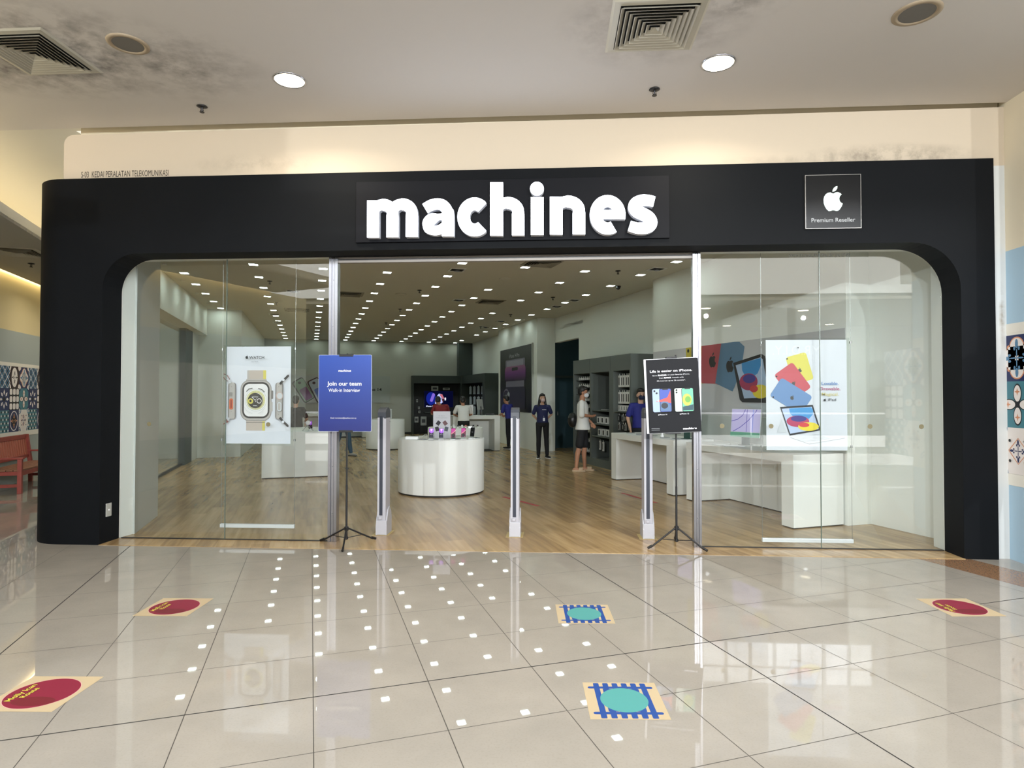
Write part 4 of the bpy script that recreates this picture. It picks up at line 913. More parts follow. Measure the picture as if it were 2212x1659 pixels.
m = MB(); m.rbox(-0.12, 0.12, -0.06, 0.06, 0, 0.05, blkp, 0.01); o = m.obj('card_reader'); o.location = G(2.62, 11.55, 1.006); tag(o, 'low black card reader at the right end of the cashier counter', 'card reader')
m = MB(); m.rbox(-0.12, 0.12, -0.09, 0.09, 0, 0.02, whitep, 0.005); o = m.obj('paper_stack'); o.location = G(1.85, 11.5, 1.006); tag(o, 'white papers on the cashier counter beside the shopper', 'paper')
# red packet and clear stand on the far drum; boxes on the back table
m = MB(); m.rbox(-0.1, 0.1, -0.03, 0.03, 0, 0.17, mat('red gift box', 'b12a4a', 0.5), 0.01); m.rbox(0.02, 0.09, -0.035, -0.028, 0.02, 0.12, whitep, 0.004); o = m.obj('gift_box'); o.location = G(-0.32, 12.75, 0.876); o.rotation_euler = (0, 0, AL); tag(o, 'red box with a white picture on the farthest round table', 'box')
m = MB(); m.rbox(-0.03, 0.03, -0.03, 0.03, 0, 0.3, mat('frosted stand', 'b5bab8', 0.3), 0.005); o = m.obj('display_pillar'); o.location = G(-0.05, 12.85, 0.876); tag(o, 'slim frosted pillar on the farthest round table', 'display stand')

# ================================================================== PRODUCTS
glassk = mat('phone black glass', '0c0c12', 0.08); clearst = glass_mat('clear stand', (0.93, 0.96, 0.97, 1), 0.8)
def phone_stand(loc, rz, kind, label, cat='phone', grp='phones on acrylic stands on the front round table'):
    t = thing('display_phone', label, cat, loc, rz, grp); tilt = Matrix.Rotation(math.radians(-12), 4, 'X')
    m = MB(); m.rbox(-0.037, 0.037, -0.004, 0.004, 0.035, 0.185, glassk, 0.006, tilt); m.obj('phone_body', t)
    a = Art(0.0004); a.mb.add
    if kind == 'v':
        a.rect(-.034, .034, .04, .18, mat('screen violet dark', '1a1030', 0.2)); a.poly([(-.034, .18), (.034, .18), (.034, .12), (.0, .105), (-.034, .125)], mat('screen violet', 'a55be0', 0.2, emit=0.35)); a.poly([(-.02, .18), (.02, .18), (.008, .135), (-.01, .14)], mat('screen lilac', 'e3b5ff', 0.2, emit=0.4))
        a.text('iPhone', 0, .085, .009, wht, width=.04)
    elif kind == 'm':
        a.rect(-.034, .034, .04, .18, mat('screen wine', '6b1538', 0.2, emit=0.25)); a.poly([(-.034, .18), (.02, .18), (.034, .15), (-.005, .115), (-.034, .10)], mat('screen magenta', 'a8267c', 0.2, emit=0.35))
        a.poly(ellip(0.0, .07, .026, .028), mat('screen near black', '1c0d16', 0.2)); a.stroke([(-.034, .098), (-.005, .112), (.034, .15)], .006, mat('screen peach', 'e8a9a0', 0.2, emit=0.3))
    else:
        a.rect(-.034, .034, .04, .18, mat('screen black', '0d0d10', 0.15)); a.text('14', 0, .1, .02, inkg, width=.02)
    o = a.obj('screen', t, (0, 0, 0)); o.rotation_euler = (math.radians(-12), 0, 0); o.location = (0, -0.0048, 0.0)
    m = MB(); m.rbox(-0.04, 0.04, -0.04, 0.05, 0, 0.012, whitep, 0.004); m.box(-0.037, 0.037, 0.0, 0.005, 0.01, 0.05, clearst); m.obj('stand', t)
    return t
tz = 0.876
phone_stand((-1.867, 3.34, tz), 0.05, 'v', 'phone with a violet screen on the front round table, leftmost of two'); phone_stand((-1.71, 3.33, tz), 0.0, 'v', 'phone with a violet screen in front of the white card sign')
phone_stand((-1.53, 3.38, tz), -0.05, 'm', 'phone with a magenta screen just right of the white card sign'); phone_stand((-1.385, 3.46, tz), -0.1, 'm', 'phone with a magenta screen, farther right of the card sign')
phone_stand((-1.275, 3.66, tz), -0.35, 'k', 'black phone leaning at the right end of the phones on the front round table')
t = thing('card_sign', 'white card sign with four small pictures standing on the front round table', 'sign', (-1.775, 3.75, tz), 0.0)
m = MB(); m.rbox(-0.14, 0.14, 0.0, 0.01, 0, 0.435, mat('card white', 'dfe0e8', 0.4), 0.003); m.obj('card', t)
a = Art(); g1 = mat('print dark photo', '3a3540', 0.5); g2 = mat('print mauve photo', '7d5a5e', 0.5); g3 = mat('print slate photo', '5d6470', 0.5)
for (x, z, rot, mt) in ((-.055, .245, -.65, g1), (.055, .245, .65, g2), (-.075, .15, .25, g1), (.075, .15, -.25, g3)): a.poly(rrect(x, z, .06, .07, .004, rot), mt)
a.text('Mac + iPhone 14', 0, .355, .014, inkg, width=.10); a.text('It is time to get happier.', 0, .325, .013, inkg, width=.18); a.obj('card_print', t)
m = MB(); m.rbox(-0.1, 0.1, -0.05, 0.05, 0, 0.045, mat('bright white box', 'eef0f0', 0.4), 0.006); m.box(-0.1, 0.1, 0.02, 0.05, 0.045, 0.05, blkp); o = m.obj('product_box'); o.location = (-2.20, 3.50, tz); tag(o, 'low white box at the left end of the front round table', 'box')
def loose_phone(loc, rz, label, lift=0.0, grp='items lying on the front round table'):
    t = thing('handset', label, 'phone', loc, rz, grp); m = MB(); m.rbox(-0.037, 0.037, -0.075, 0.075, 0, 0.009, mat('phone silver edge', '9aa0a2', 0.3), 0.004); m.obj('phone_body', t)
    m = MB(); m.box(-.034, .034, -.072, .072, 0.009, 0.0095, glassk); m.obj('screen', t); return t
for i, (x, y, rz, l) in enumerate(((-1.785, 3.50, 1.4, 'below the card sign'), (-1.52, 3.58, 1.2, 'behind the magenta phones'), (-2.02, 3.42, 1.5, 'beside the white box'), (-1.22, 3.86, .4, 'at the right rim'))): loose_phone((x, y, tz), rz, 'dark phone lying flat on the front round table ' + l)
cabm = mat('white cable', 'dfe2e2', 0.5)
def cable(pts, label, z):
    m = MB(); 
    P = [Vector(p) for p in pts]; sm = []
    for i in range(len(P)-1):
        for k in range(6):
            t_ = k/6; p0, p1, p2, p3 = P[max(i-1, 0)], P[i], P[i+1], P[min(i+2, len(P)-1)]
            sm.append(0.5*((2*p1)+(p2-p0)*t_+(2*p0-5*p1+4*p2-p3)*t_**2+(3*p1-p0-3*p2+p3)*t_**3))
    sm.append(P[-1]); m.tube([(p.x, p.y, z+max(p.z, .0035)) for p in sm], 0.003, cabm, 6); tag(m.obj('charging_cable'), label, 'cable', 'loose cables on the display tables')
cable([(-2.12, 3.75, .003), (-2.07, 3.8, .05), (-2.02, 3.75, .06), (-2.0, 3.67, .003), (-1.96, 3.62, .003)], 'white cable loop behind the white box on the front round table', tz)
cable([(-1.95, 3.95, .003), (-1.9, 4.0, .03), (-1.84, 4.02, .003), (-1.65, 4.1, .003)], 'white cable trailing behind the card sign on the front round table', tz)
# second drum: watches and small items
for i, (dx, dy, c_, h_) in enumerate(((-.33, -.38, 'd9dbdb', .06), (-.24, -.43, '1b1b1e', .05), (-.14, -.47, 'd9dbdb', .07), (-.05, -.48, '26262a', .05), (.04, -.48, 'd9dbdb', .05), (.12, -.47, 'b76b5e', .04), (.3, -.42, '1b1b1e', .04), (.42, -.32, '3b3630', .03))):
    t = thing('display_watch', 'small watch on a stand on the second round table, %s from the left' % ORD[i], 'watch', G(0.72+dx, 7.62+dy, 0.876), AL, 'watches on the second round table')
    m = MB(); m.rbox(-.02, .02, -.006, .006, h_*.5, h_*.5+.042, mat('watch '+c_, c_, 0.4), .004); m.obj('watch_case', t); m = MB(); m.rbox(-.012, .012, -.02, .02, 0, h_*.5+.01, whitep, .003); m.obj('stand', t)
m = MB(); m.rbox(-.035, .035, -.02, .02, 0, .03, emat('lit white tag', 'f4fbff', 1.6), .004); o = m.obj('lit_tag'); o.location = G(0.94, 7.15, .876); tag(o, 'tiny glowing white tag on the second round table', 'tag')
# desktop computers on the right tables
def desktop(loc, rz, chin, label, grp='slim desktop computers on the right tables'):
    t = thing('desktop_computer', label, 'computer', loc, rz, grp); T_ = TR(0, 0, 0.11) @ Matrix.Rotation(math.radians(-6), 4, 'X'); k = 1.0
    m = MB(); m.rbox(-.245, .245, 0, .012, 0, .40, mat('computer rim pale', 'cfd6da', 0.35), .004, T_); m.obj('display_shell', t)
    m = MB(); m.box(-.2445, .2445, -.0022, 0.0, 0.002, .068, chin, T_); m.obj('chin', t)
    a = Art(0.0005); a.rect(-.238, .238, .075, .393, mat('screen lavender', 'b6afd6', 0.25, emit=0.35)); a.clip = (-.238, .238, .075, .393)
    pur = mat('screen purple line', '5d56ad', 0.25, emit=0.3)
    a.stroke([(.12, .075), (.12, .393)], .012, mat('screen periwinkle', '8f98dd', 0.25, emit=0.3)); a.stroke([(.02, .075), (.02, .393)], .008, pur)
    a.stroke([(-.238, .22), (-.13, .25), (-.05, .31), (-.01, .393)], .009, pur); a.stroke([(-.2, .075), (-.08, .14), (.05, .24), (.16, .36), (.18, .393)], .009, pur)
    o = a.obj('screen', t); o.matrix_local = T_
    m = MB(); dk = mat('computer stand green', '2f4d46', 0.4); m.rbox(-.065, .065, .02, .03, .0, .17, dk, .003); m.rbox(-.07, .07, -.05, .10, 0, .006, dk, .002); m.obj('stand', t)
    return t
green = mat('computer chin green', '6fae94', 0.35)
desktop(G(3.50, 1.53, 0.872), AL-math.radians(76), green, 'slim desktop computer with green chin and purple screen behind the right glass')
desktop(G(3.45, 2.90, 0.872), AL-math.radians(76), mat('computer chin blue', '5d86a8', 0.35), 'slim desktop computer almost edge on, half hidden by the right door post')
def kbd(g, rz, label, c_='d9dcde'):
    t = thing('keyboard', label, 'keyboard', G(g[0], g[1], .872), rz, 'keyboards on the right tables'); m = MB(); m.rbox(-.14, .14, -.055, .055, 0, .006, mat('keyboard '+c_, c_, 0.4), .003); m.obj('case', t)
    m = MB()
    for r in range(5):
        for c in range(13): m.box(-.13+c*.02, -.13+c*.02+.017, -.045+r*.019, -.045+r*.019+.016, .006, .0075, whitep)
    m.obj('keys', t); m.obj
kbd((3.25, 1.42), AL-math.radians(52), 'white keyboard in front of the green desktop computer')
loose_phone(G(3.3, 0.75, .872), 0.6, 'dark handset lying on the near white table beside the tablet poster', grp='handsets on the right tables')
for i, (g, l) in enumerate((((3.30, 2.95), 'nearest the door post'), ((3.28, 3.25), 'under the dark board, right'), ((3.32, 3.7), 'under the dark board, middle'), ((3.30, 4.1), 'behind the right pedestal'), ((3.35, 4.55), 'at the far end of the table'))): loose_phone(G(g[0], g[1], .872), 0.3+i*0.4, 'dark handset lying on the far white table, ' + l, grp='handsets on the right tables')
m = MB(); m.cyl((0, 0), .03, 0, .03, whitep, n=20); m.cyl((0, 0), .02, .03, .10, whitep, n=20); o = m.obj('charging_stand'); o.location = G(3.35, 3.45, .872); tag(o, 'small white charging stand on the far white table under the dark board', 'charger')
cable([tuple(G(3.3, 1.9)), tuple(G(3.2, 1.85, .002)), tuple(G(3.16, 1.72, .002)), tuple(G(3.28, 1.68, .002)), tuple(G(3.4, 1.72))], 'grey cable curling round the green desktop computer', .8755)
# items on the table seen through the left glass
for i, (g, k) in enumerate((((-2.3, 7.2), 'v'), ((-2.75, 7.3), 'm'))): phone_stand(G(g[0], g[1], .875), AL+.3, k, 'phone on a stand on the left white table, %s' % ('nearer the blue board' if i == 0 else 'nearer the watch poster'), grp='phones on the left white table')
t = thing('desk_gadget', 'round white speaker on a crossed metal stand on the left white table', 'gadget', G(-2.35, 6.95, .875), AL)
m = MB(); m.ell((0, 0, .16), (.045, .02, .045), whitep, n=10); m.obj('disc', t); m = MB(); m.tube([(-.09, 0, .20), (.10, 0, .004)], .006, wire, 8); m.tube([(-.10, 0, .004), (.02, 0, .16)], .006, wire, 8); m.obj('stand', t)
cable([tuple(G(-2.9, 7.0, .003)), tuple(G(-2.75, 6.9, .04)), tuple(G(-2.6, 7.0, .003)), tuple(G(-2.4, 6.9, .003)), tuple(G(-2.1, 7.0, .003))], 'white cable running across the left white table', .875)

# ================================================================== GRAPHICS ON THE SHOP WALLS
# tablet graphic on the right wall (gx = 3.84, faces -gx): local x runs from far to near
def wallgfx(gx_, gy_far, z0, name, label, cat='wall graphic'):
    return thing(name, label, cat, G(gx_, gy_far, z0), AL-PI/2)
L = 4.45; z0, z1 = 1.265, 2.385; t = wallgfx(3.835, 4.55, z0, 'wall_graphic', 'wide grey wall graphic of coloured tablets above the right tables')
m = MB(); m.box(0, L, -0.002, 0.004, 0, z1-z0, mat('wall graphic grey', 'b9babc', 0.55)); m.obj('panel', t)
H_ = z1-z0; a = Art(0.0008); a.clip = (0.01, L, 0.0, H_)
red_w = mat('graphic red', 'a8434d', 0.5); blu_w = mat('graphic blue', '4f7390', 0.5); yel_w = mat('graphic yellow', 'b9ad45', 0.5)
a.poly([(1.08, H_), (1.10, .62), (1.5, .50), (1.6, .50), (1.56, H_)], yel_w); a.poly(ellip(1.15, 1.065, .03, .03), ink)
a.poly([(1.54, H_), (1.50, .56), (1.54, .505), (1.9, .49), (2.2, .42), (2.2, H_)], red_w); a.logo(1.83, .875, .24, ink)
a.poly([(2.06, H_), (1.90, .50), (2.33, .363), (2.42, .50), (2.55, .75), (2.615, 1.03), (2.50, 1.11), (2.4, H_)], blu_w); a.logo(2.27, .78, .24, ink)
a.poly([(2.35, .80), (2.98, .90), (3.06, .86), (3.22, .25), (3.14, .20), (2.56, .20), (2.50, .24)], ink)
scr_w = [(2.41, .76), (2.96, .85), (3.01, .82), (3.14, .28), (2.60, .26)]
a.poly(scr_w, mat('graphic screen pale', '9fb4cf', 0.4)); a.poly([(2.55, .785), (2.56, .68), (2.62, .60), (2.75, .56), (2.9, .62), (2.98, .75), (2.97, .84)], mat('graphic sky', '2f7fb8', 0.4)); a.poly(ellip(2.70, .505, .20, .125), mat('graphic magenta', '97264e', 0.4)); a.poly(ellip(2.72, .55, .14, .065), mat('graphic indigo', '33287a', 0.4)); a.poly(ellip(2.96, .36, .17, .10), mat('graphic gold', 'd3c028', 0.4)); a.poly(ellip(2.82, .40, .09, .05), mat('graphic scarlet', 'b82f2f', 0.4))
a.poly([(2.60, .18), (3.0, .05), (3.4, .12), (3.2, .19)], ltg); a.obj('graphic_print', t, (0, -0.0025, 0))
# lower grey panel line under the graphic
m = MB(); m.box(0, L, -0.002, 0.003, -0.4, -0.012, mat('wall panel pale', 'b7bdb8', 0.6)); m.obj('lower_panel', t)
# black phone poster on the projecting block
t = wallgfx(3.70, 14.05, 1.08, 'wall_graphic', 'tall black wall poster of a purple phone on the projecting wall block')
L = 3.12; H_ = 1.97; m = MB(); m.box(0, L, -0.02, 0.008, 0, H_, mat('poster black', '08080a', 0.35)); m.obj('panel', t); m = MB(); m.box(L, L+0.05, -0.03, 0.008, -0.0, H_+.02, mat('light poster edge', 'a9aca8', 0.4)); m.obj('side_edge', t)
a = Art(0.001); ph = mat('graphic titanium', '6f6b7c', 0.4); pu = gradmat('graphic purple glow', [(0.0, '1d0a2a'), (0.55, '6a2b78'), (1.0, '8d5579')], 2, .95, 1.40, .4)
a.text('iPhone 14 Pro', L*.48, H_-.30, .12, mat('graphic grey text', 'a6a6aa', .5), width=1.0, bold=.01)
a.poly(rrect(L*.5, 1.46, 1.9, .30, .05), ph); a.poly(rrect(L*.5, 1.49, 1.6, .17, .03), mat('graphic titanium light', '8c8899', 0.4)); a.poly(rrect(L*.5, 1.15, 2.05, .5, .14), pu); a.poly(rrect(L*.5, 1.31, .6, .10, .05), ink)
a.poly(rrect(L*.5, .83, 1.8, .22, .04), ph); a.poly(rrect(L*.5, .42, 2.0, .68, .12), mat('graphic night purple', '201b33', 0.4)); a.ring(L*.22, .5, .32, .2, .05, ph); a.poly(ellip(L*.3, .52, .12, .08), ltg); a.poly(ellip(L*.3, .32, .10, .05), inkg)
a.obj('graphic_print', t, (0, -0.0205, 0))
# grey phone panel on the back wall
t = thing('wall_graphic', 'grey back wall panel with phones at its left and iPhone 14 lettering', 'wall graphic', G(-3.0, 19.78, 1.28), AL); L = 3.74; H_ = 1.07
m = MB(); m.box(0, L, -0.02, 0.01, 0, H_, mat('back panel grey', '9a9f9a', 0.55)); m.obj('panel', t); a = Art(0.002)
a.text('iPhone 14', 3.02, .47, .13, ink, width=.78, bold=.02)
for (x, rot, c1, c2) in ((.42, .55, '6e8c74', '5c3462'), (.95, .45, '9aa6b0', '4a6aa8'), (1.55, .2, 'b9b9bb', 'b34a4a')):
    a.poly(rrect(x, .50, .46, .95, .09, rot), ink); a.poly(rrect(x+.02, .50, .40, .88, .07, rot), mat('graphic phone '+c1, c1, .4)); a.poly(rrect(x+.1, .36, .30, .5, .05, rot), mat('graphic phone '+c2, c2, .4)); a.poly(ellip(x-.14, .78, .06, .05), ink)
a.obj('graphic_print', t, (0, -0.021, 0))
# decorative patterned tile panels (left corridor and right wall)
def tile_panel(T0, cols, label, dark=False):
    t = thing('tile_mural', label, 'wall mural'); t.matrix_world = T0; a = Art(0.0008); s = 0.44 if not dark else 0.385
    nv = mat('mural navy', '1e2a55' if not dark else '121826', .45); tl = mat('mural teal', '3f7784' if not dark else '243c42', .45); cr = mat('mural cream', 'dcd6d2' if not dark else '8f8570', .45); og = mat('mural orange', 'c98a66' if not dark else '6a4d36', .45); bl = mat('mural blue', '4f7a9b' if not dark else '3a4d57', .45)
    mr = mat('mural maroon', '2a1418', .45)
    def fleur(cx, cz, r, m_):
        for q in range(4):
            c_, s_ = math.cos(q*PI/2), math.sin(q*PI/2)
            for (u, v, ra, rb) in ((.62*r, 0, .20*r, .09*r), (.42*r, .13*r, .09*r, .06*r), (.42*r, -.13*r, .09*r, .06*r), (.2*r, 0, .2*r, .035*r)):
                x, z = cx+u*c_-v*s_, cz+u*s_+v*c_; a.poly([(x+p[0]*c_-p[1]*s_, z+p[0]*s_+p[1]*c_) for p in ellip(0, 0, ra, rb, 14)], m_, False)
        a.k += 1
    def cell(kind, x, z):
        cx, cz, r = x+s/2, z+s/2, s/2
        a.clip = (x, x+s, z, z+s)
        if kind == 0:     # quatrefoil
            a.rect(x, x+s, z, z+s, nv)
            for (m_, g) in ((og, 1.0), (cr, .88)):
                for q in range(4): a.poly(ellip(cx+.38*r*math.cos(q*PI/2)*1.25, cz+.38*r*math.sin(q*PI/2)*1.25, .44*r*g, .44*r*g, 24), m_, False)
                a.poly(rrect(cx, cz, 1.15*r*g, 1.15*r*g, .02), m_)
                for q in range(4): a.poly(ellip(x+s*(q % 2), z+s*(q//2), .36*r*g, .36*r*g, 20), m_, False)
            fleur(cx, cz, r, bl)
        elif kind == 1:   # petals
            a.rect(x, x+s, z, z+s, tl)
            for (m_, g) in ((ink, 1.0), (cr, .84)):
                for q in range(4):
                    c_, s_ = math.cos(q*PI/2), math.sin(q*PI/2); a.poly([(cx+(.48*r+p[0])*c_-p[1]*s_, cz+(.48*r+p[0])*s_+p[1]*c_) for p in ellip(0, 0, .42*r*g, .24*r*g, 22)], m_, False)
                a.k += 1
            for q in range(4):
                c_, s_ = math.cos(q*PI/2), math.sin(q*PI/2); X_, Z_ = cx+.55*r*c_, cz+.55*r*s_; a.poly([(X_+.17*r, Z_), (X_+.04*r, Z_+.04*r), (X_, Z_+.17*r), (X_-.04*r, Z_+.04*r), (X_-.17*r, Z_), (X_-.04*r, Z_-.04*r), (X_, Z_-.17*r), (X_+.04*r, Z_-.04*r)], og, False)
            a.rect(cx-.09*r, cx+.09*r, cz-.09*r, cz+.09*r, ink)
            for q in range(4): a.poly(ellip(x+s*(q % 2), z+s*(q//2), .30*r, .30*r, 16), nv, False)
            a.k += 1
            for q in range(4): a.poly(ellip(x+s*(q % 2), z+s*(q//2), .17*r, .12*r, 16), cr, False)
        elif kind == 2:   # pale lozenge tile
            a.rect(x, x+s, z, z+s, cr); d = .55*r; a.stroke([(cx-d, cz), (cx, cz+d), (cx+d, cz), (cx, cz-d), (cx-d, cz)], .05*r, og); fleur(cx, cz, r*.6, nv)
            for q in range(4): X_, Z_ = x+s*(q % 2), z+s*(q//2); a.ring(X_, Z_, .42*r, .42*r, .09*r, bl, 20); a.ring(X_, Z_, .24*r, .24*r, .07*r, bl, 20)
            for q in range(4): c_, s_ = math.cos(PI/4+q*PI/2), math.sin(PI/4+q*PI/2); a.poly(ellip(cx+.62*r*c_, cz+.62*r*s_, .07*r, .07*r, 12), ink, False)
        elif kind == 3:   # lattice
            a.rect(x, x+s, z, z+s, bl)
            for k in range(-3, 4):
                a.stroke([(cx+k*r*.5-r, cz-r), (cx+k*r*.5+r, cz+r)], .07*r, cr if k % 2 else ink); a.stroke([(cx+k*r*.5+r, cz-r), (cx+k*r*.5-r, cz+r)], .07*r, cr if k % 2 else ink)
        elif kind == 4:   # snowflake star
            a.rect(x, x+s, z, z+s, nv)
            for q in range(8):
                c_, s_ = math.cos(q*PI/4), math.sin(q*PI/4); a.poly([(cx+(.6*r+p[0])*c_-p[1]*s_, cz+(.6*r+p[0])*s_+p[1]*c_) for p in ((-.25*r, 0), (0, .14*r), (.28*r, 0), (0, -.14*r))], cr, False)
            a.poly(ellip(cx, cz, .2*r, .2*r), ink)
        elif kind == 5:   # bobbles
            a.rect(x, x+s, z, z+s, ink)
            for i in range(3):
                for j in range(3): a.poly(rrect(x+s*(i+.5)/3, z+s*(j+.5)/3, s*.27, s*.27, s*.08), cr, False)
        elif kind == 6:   # framed oval
            a.rect(x, x+s, z, z+s, nv); a.ring(cx, cz, .8*r, .92*r, .09*r, cr); a.poly(ellip(cx, cz, .5*r, .5*r), ink); fleur(cx, cz, r*.8, og)
        elif kind == 7:   # dots
            a.rect(x, x+s, z, z+s, tl)
            for i in range(6):
                for j in range(6): a.poly(ellip(x+s*(i+.5)/6, z+s*(j+.5)/6, s*.055, s*.055, 10), cr if (i+j) % 2 else ink, False)
        else:             # maroon cartouche
            a.rect(x, x+s, z, z+s, mr); a.poly(ellip(cx, cz, .6*r, .9*r, 24), cr)
            for q in range(4): a.poly(ellip(x+s*(q % 2), z+s*(q//2), .3*r, .4*r, 16), cr, False)
            a.k += 1; fleur(cx, cz, r*.7, ink)
        a.clip = None; a.k = 1+12*0
    for c, colk in enumerate(cols):
        for r_i, kd in enumerate(colk): cell(kd, c*s, r_i*(s if not dark else s))
    # keep layer depth small: art layers restart for every tile
    a.obj('tile_print', t); return t
tile_panel(TR(4.381, 0.10, 0.822) @ RZ(-PI/2) @ TR(-0.02, 0, 0), [(2, 1, 0), (3, 4, 6), (2, 1, 0), (7, 5, 3)], 'colourful patterned tile mural on the right wall, beside the black column')
tile_panel(GT @ TR(-7.295, 3.34+0.385*0.0, 0.922) @ RZ(PI/2) , [(7, 4, 3), (6, 5, 8), (2, 1, 0)]*6, 'dark patterned tile mural on the side corridor wall at the far left', True)

# ================================================================== FLOOR STICKERS
beige = mat('sticker beige', 'bca988', 0.6); crim = mat('sticker crimson', '831c37', 0.5); crim2 = mat('sticker dark crimson', '6f1b28', 0.5); yls = mat('sticker yellow', 'e3cd52', 0.5); pk = mat('sticker pink line', 'd9a3a3', 0.5)
sb = mat('sticker blue', '1c4690', 0.5); ts = mat('sticker turquoise', '4f9a96', 0.5)
def sticker(x, y, rz, kind, label):
    a = Art(0.00012); h = 0.195; T0 = None
    a.rect(-h, h, -h, h, beige)
    if kind == 'r':
        a.poly(ellip(0, 0, .17, .17, 48), pk); a.poly(ellip(0, 0, .167, .167, 48), crim); a.poly(ellip(.02, -.09, .11, .05, 30), crim2)
        a.text('Molly Ican', -.098, 0, .036, ink, width=.192, rot=PI/2, bold=.06); a.text('Molly Ican', -.098, 0, .034, yls, width=.188, rot=PI/2, bold=.01)
        a.text('Route', -.055, 0, .034, ink, width=.112, rot=PI/2, bold=.06); a.text('Route', -.055, 0, .032, yls, width=.108, rot=PI/2, bold=.01)
    else:
        for k in range(6): a.poly(rrect(-.125+.05*k, 0, .030, .372, .006), sb, False)
        a.k += 1
        for z in (-.135, .135): a.poly(rrect(0, z, .345, .024, .011), sb, False)
        a.k += 1; a.rect(-.095, .095, -.12, .12, sb); a.poly(ellip(0, 0, .122, .128, 48), ts)
    o = a.obj('floor_sticker', None); o.rotation_euler = (-PI/2, 0, 0)
    o.matrix_world = TR(x, y, 0.0009) @ RZ(rz) @ Matrix.Rotation(-PI/2, 4, 'X')
    tag(o, label, 'floor sticker', 'play route stickers on the mall floor')
sticker(-2.785, -1.80, .05, 'r', 'round crimson sticker on beige, farther of the two at the left'); sticker(-2.67, -3.14, .05, 'r', 'round crimson sticker on beige, cut by the left picture edge')
sticker(3.01, -1.43, .08, 'r', 'round crimson sticker on beige near the black right column'); sticker(.23, -1.75, .05, 'b', 'blue fence sticker with turquoise disc, nearer the shop'); sticker(.37, -3.02, .05, 'b', 'blue fence sticker with turquoise disc, nearer the viewer')
# ================================================================== SHELF UNITS
charm = mat('shelf laminate grey', '5a605c', 0.55); chard = mat('shelf laminate dark', '1f2322', 0.6); darku = mat('dark back unit', '303835', 0.55)
packw = mat('white packaging', 'd8d8d4', 0.45); packd = mat('dark packaging', '1a1b1e', 0.4); packg = mat('grey packaging', '8f9290', 0.45); packb = mat('bluish packaging', 'a8b6bd', 0.4)
t = thing('shelf_unit', 'tall grey shelf unit full of accessories along the right wall', 'shelf', G(3.70, 8.03, 0.005), AL-PI/2)
Ls = 2.85; Ds = 0.53
m = MB(); m.box(0, Ls, 0, Ds, 2.075, 2.395, charm); m.box(0.94, 0.945, -0.002, 0, 2.075, 2.395, chard); m.box(1.96, 1.965, -0.002, 0, 2.075, 2.395, chard); m.obj('top_fascia', t)
m = MB(); m.box(0, Ls, 0.02, Ds, 0.0, 0.17, charm); m.obj('plinth', t)
for x0, x1 in ((0, 0.05), (0.94, 1.01), (1.91, 2.10), (2.80, 2.85)):
    m = MB(); m.box(x0, x1, 0, Ds, 0.17, 2.075, charm); m.obj('upright', t)
m = MB(); m.box(0.05, 2.80, Ds-0.03, Ds, 0.17, 2.075, chard); m.obj('back_panel', t)
for x0, x1, zs in ((1.01, 1.91, (1.22, 0.92, 0.65)), (2.10, 2.80, (1.22,))):
    for z in zs: m = MB(); m.box(x0, x1, 0.02, Ds-0.03, z, z+0.025, charm); m.obj('shelf_board', t)
for z in (1.925, 1.755, 1.60, 1.44, 1.28, 1.10, 0.93, 0.72, 0.50, 0.26):
    m = MB(); m.box(0.05, 0.94, 0.06, Ds-0.03, z-0.012, z, chard); m.obj('shelf_board', t)
SH = t.location.copy(); SR = AL-PI/2; SX = Vector((math.cos(SR), math.sin(SR), 0)); SY = Vector((-math.sin(SR), math.cos(SR), 0))
def shp(x, y, z): return SH + SX*x + SY*y + Vector((0, 0, z))
def hang_pack(w_, h_, d_, body, win, hook=True):
    def mk(loc, rz, label, group, tab=packw):
        t = thing('accessory_pack', label, 'accessory pack', loc, rz, group)
        m = MB(); m.rbox(-w_/2, w_/2, -d_/2, d_/2, 0, h_, body, min(.004, d_/3)); m.obj('box', t)
        if win: m = MB(); m.box(-w_*.22, w_*.22, -d_/2-.001, -d_/2, h_*.18, h_*.82, win); m.obj('window', t)
        if hook: m = MB(); m.box(-w_*.16, w_*.16, -.001, .001, h_, h_+.035, tab); m.tube([(0, d_/2, h_+.022), (0, d_/2+.10, h_+.022)], .003, alud, 6); m.obj('hang_tab', t)
        return t
    return mk
mk = hang_pack(.085, .245, .03, packw, packd); first = None
for ri, z in enumerate((1.735, 1.395)):
    for i in range(7):
        loc = shp(2.155+.10*i, .12+.01*(i % 2), z); lab = 'white hanging strap pack in the %s row of the right bay, %s from the left' % (('top', 'second')[ri], ORD[i])
        if first is None: first = mk(loc, SR, lab, 'hanging strap packs in the right bay of the shelf')
        else: dup(first, loc, SR, lab)
mk = hang_pack(.10, .115, .05, packw, packg, False); first = None
for i in range(6):
    loc = shp(2.17+.112*i, .12, 1.246); lab = 'small white box leaning on the shelf of the right bay, %s from the left' % ORD[i]
    if first is None: first = mk(loc, SR, lab, 'small white boxes on the shelf of the right bay')
    else: dup(first, loc, SR+.1*(i % 3-1), lab)
mk = hang_pack(.085, .125, .03, packd, packg); mk2 = hang_pack(.085, .125, .03, packg, packd); f1 = f2 = None
for ri, z in enumerate((1.03, .85, .62, .42, .22)):
    for i in range(5):
        loc = shp(2.17+.135*i, .10+.02*(i % 2), z); lab = '%s earphone pack in the right bay, %s row below its shelf, %s from left' % ('grey' if (i+ri) % 2 else 'black', ORD[ri], ORD[i])
        if (i+ri) % 2:
            if f2 is None: f2 = mk2(loc, SR, lab, 'hanging earphone packs in the right bay')
            else: dup(f2, loc, SR, lab)
        else:
            if f1 is None: f1 = mk(loc, SR, lab, 'hanging earphone packs in the right bay')
            else: dup(f1, loc, SR, lab)
mk = hang_pack(.07, .05, .03, packw, packg); first = None
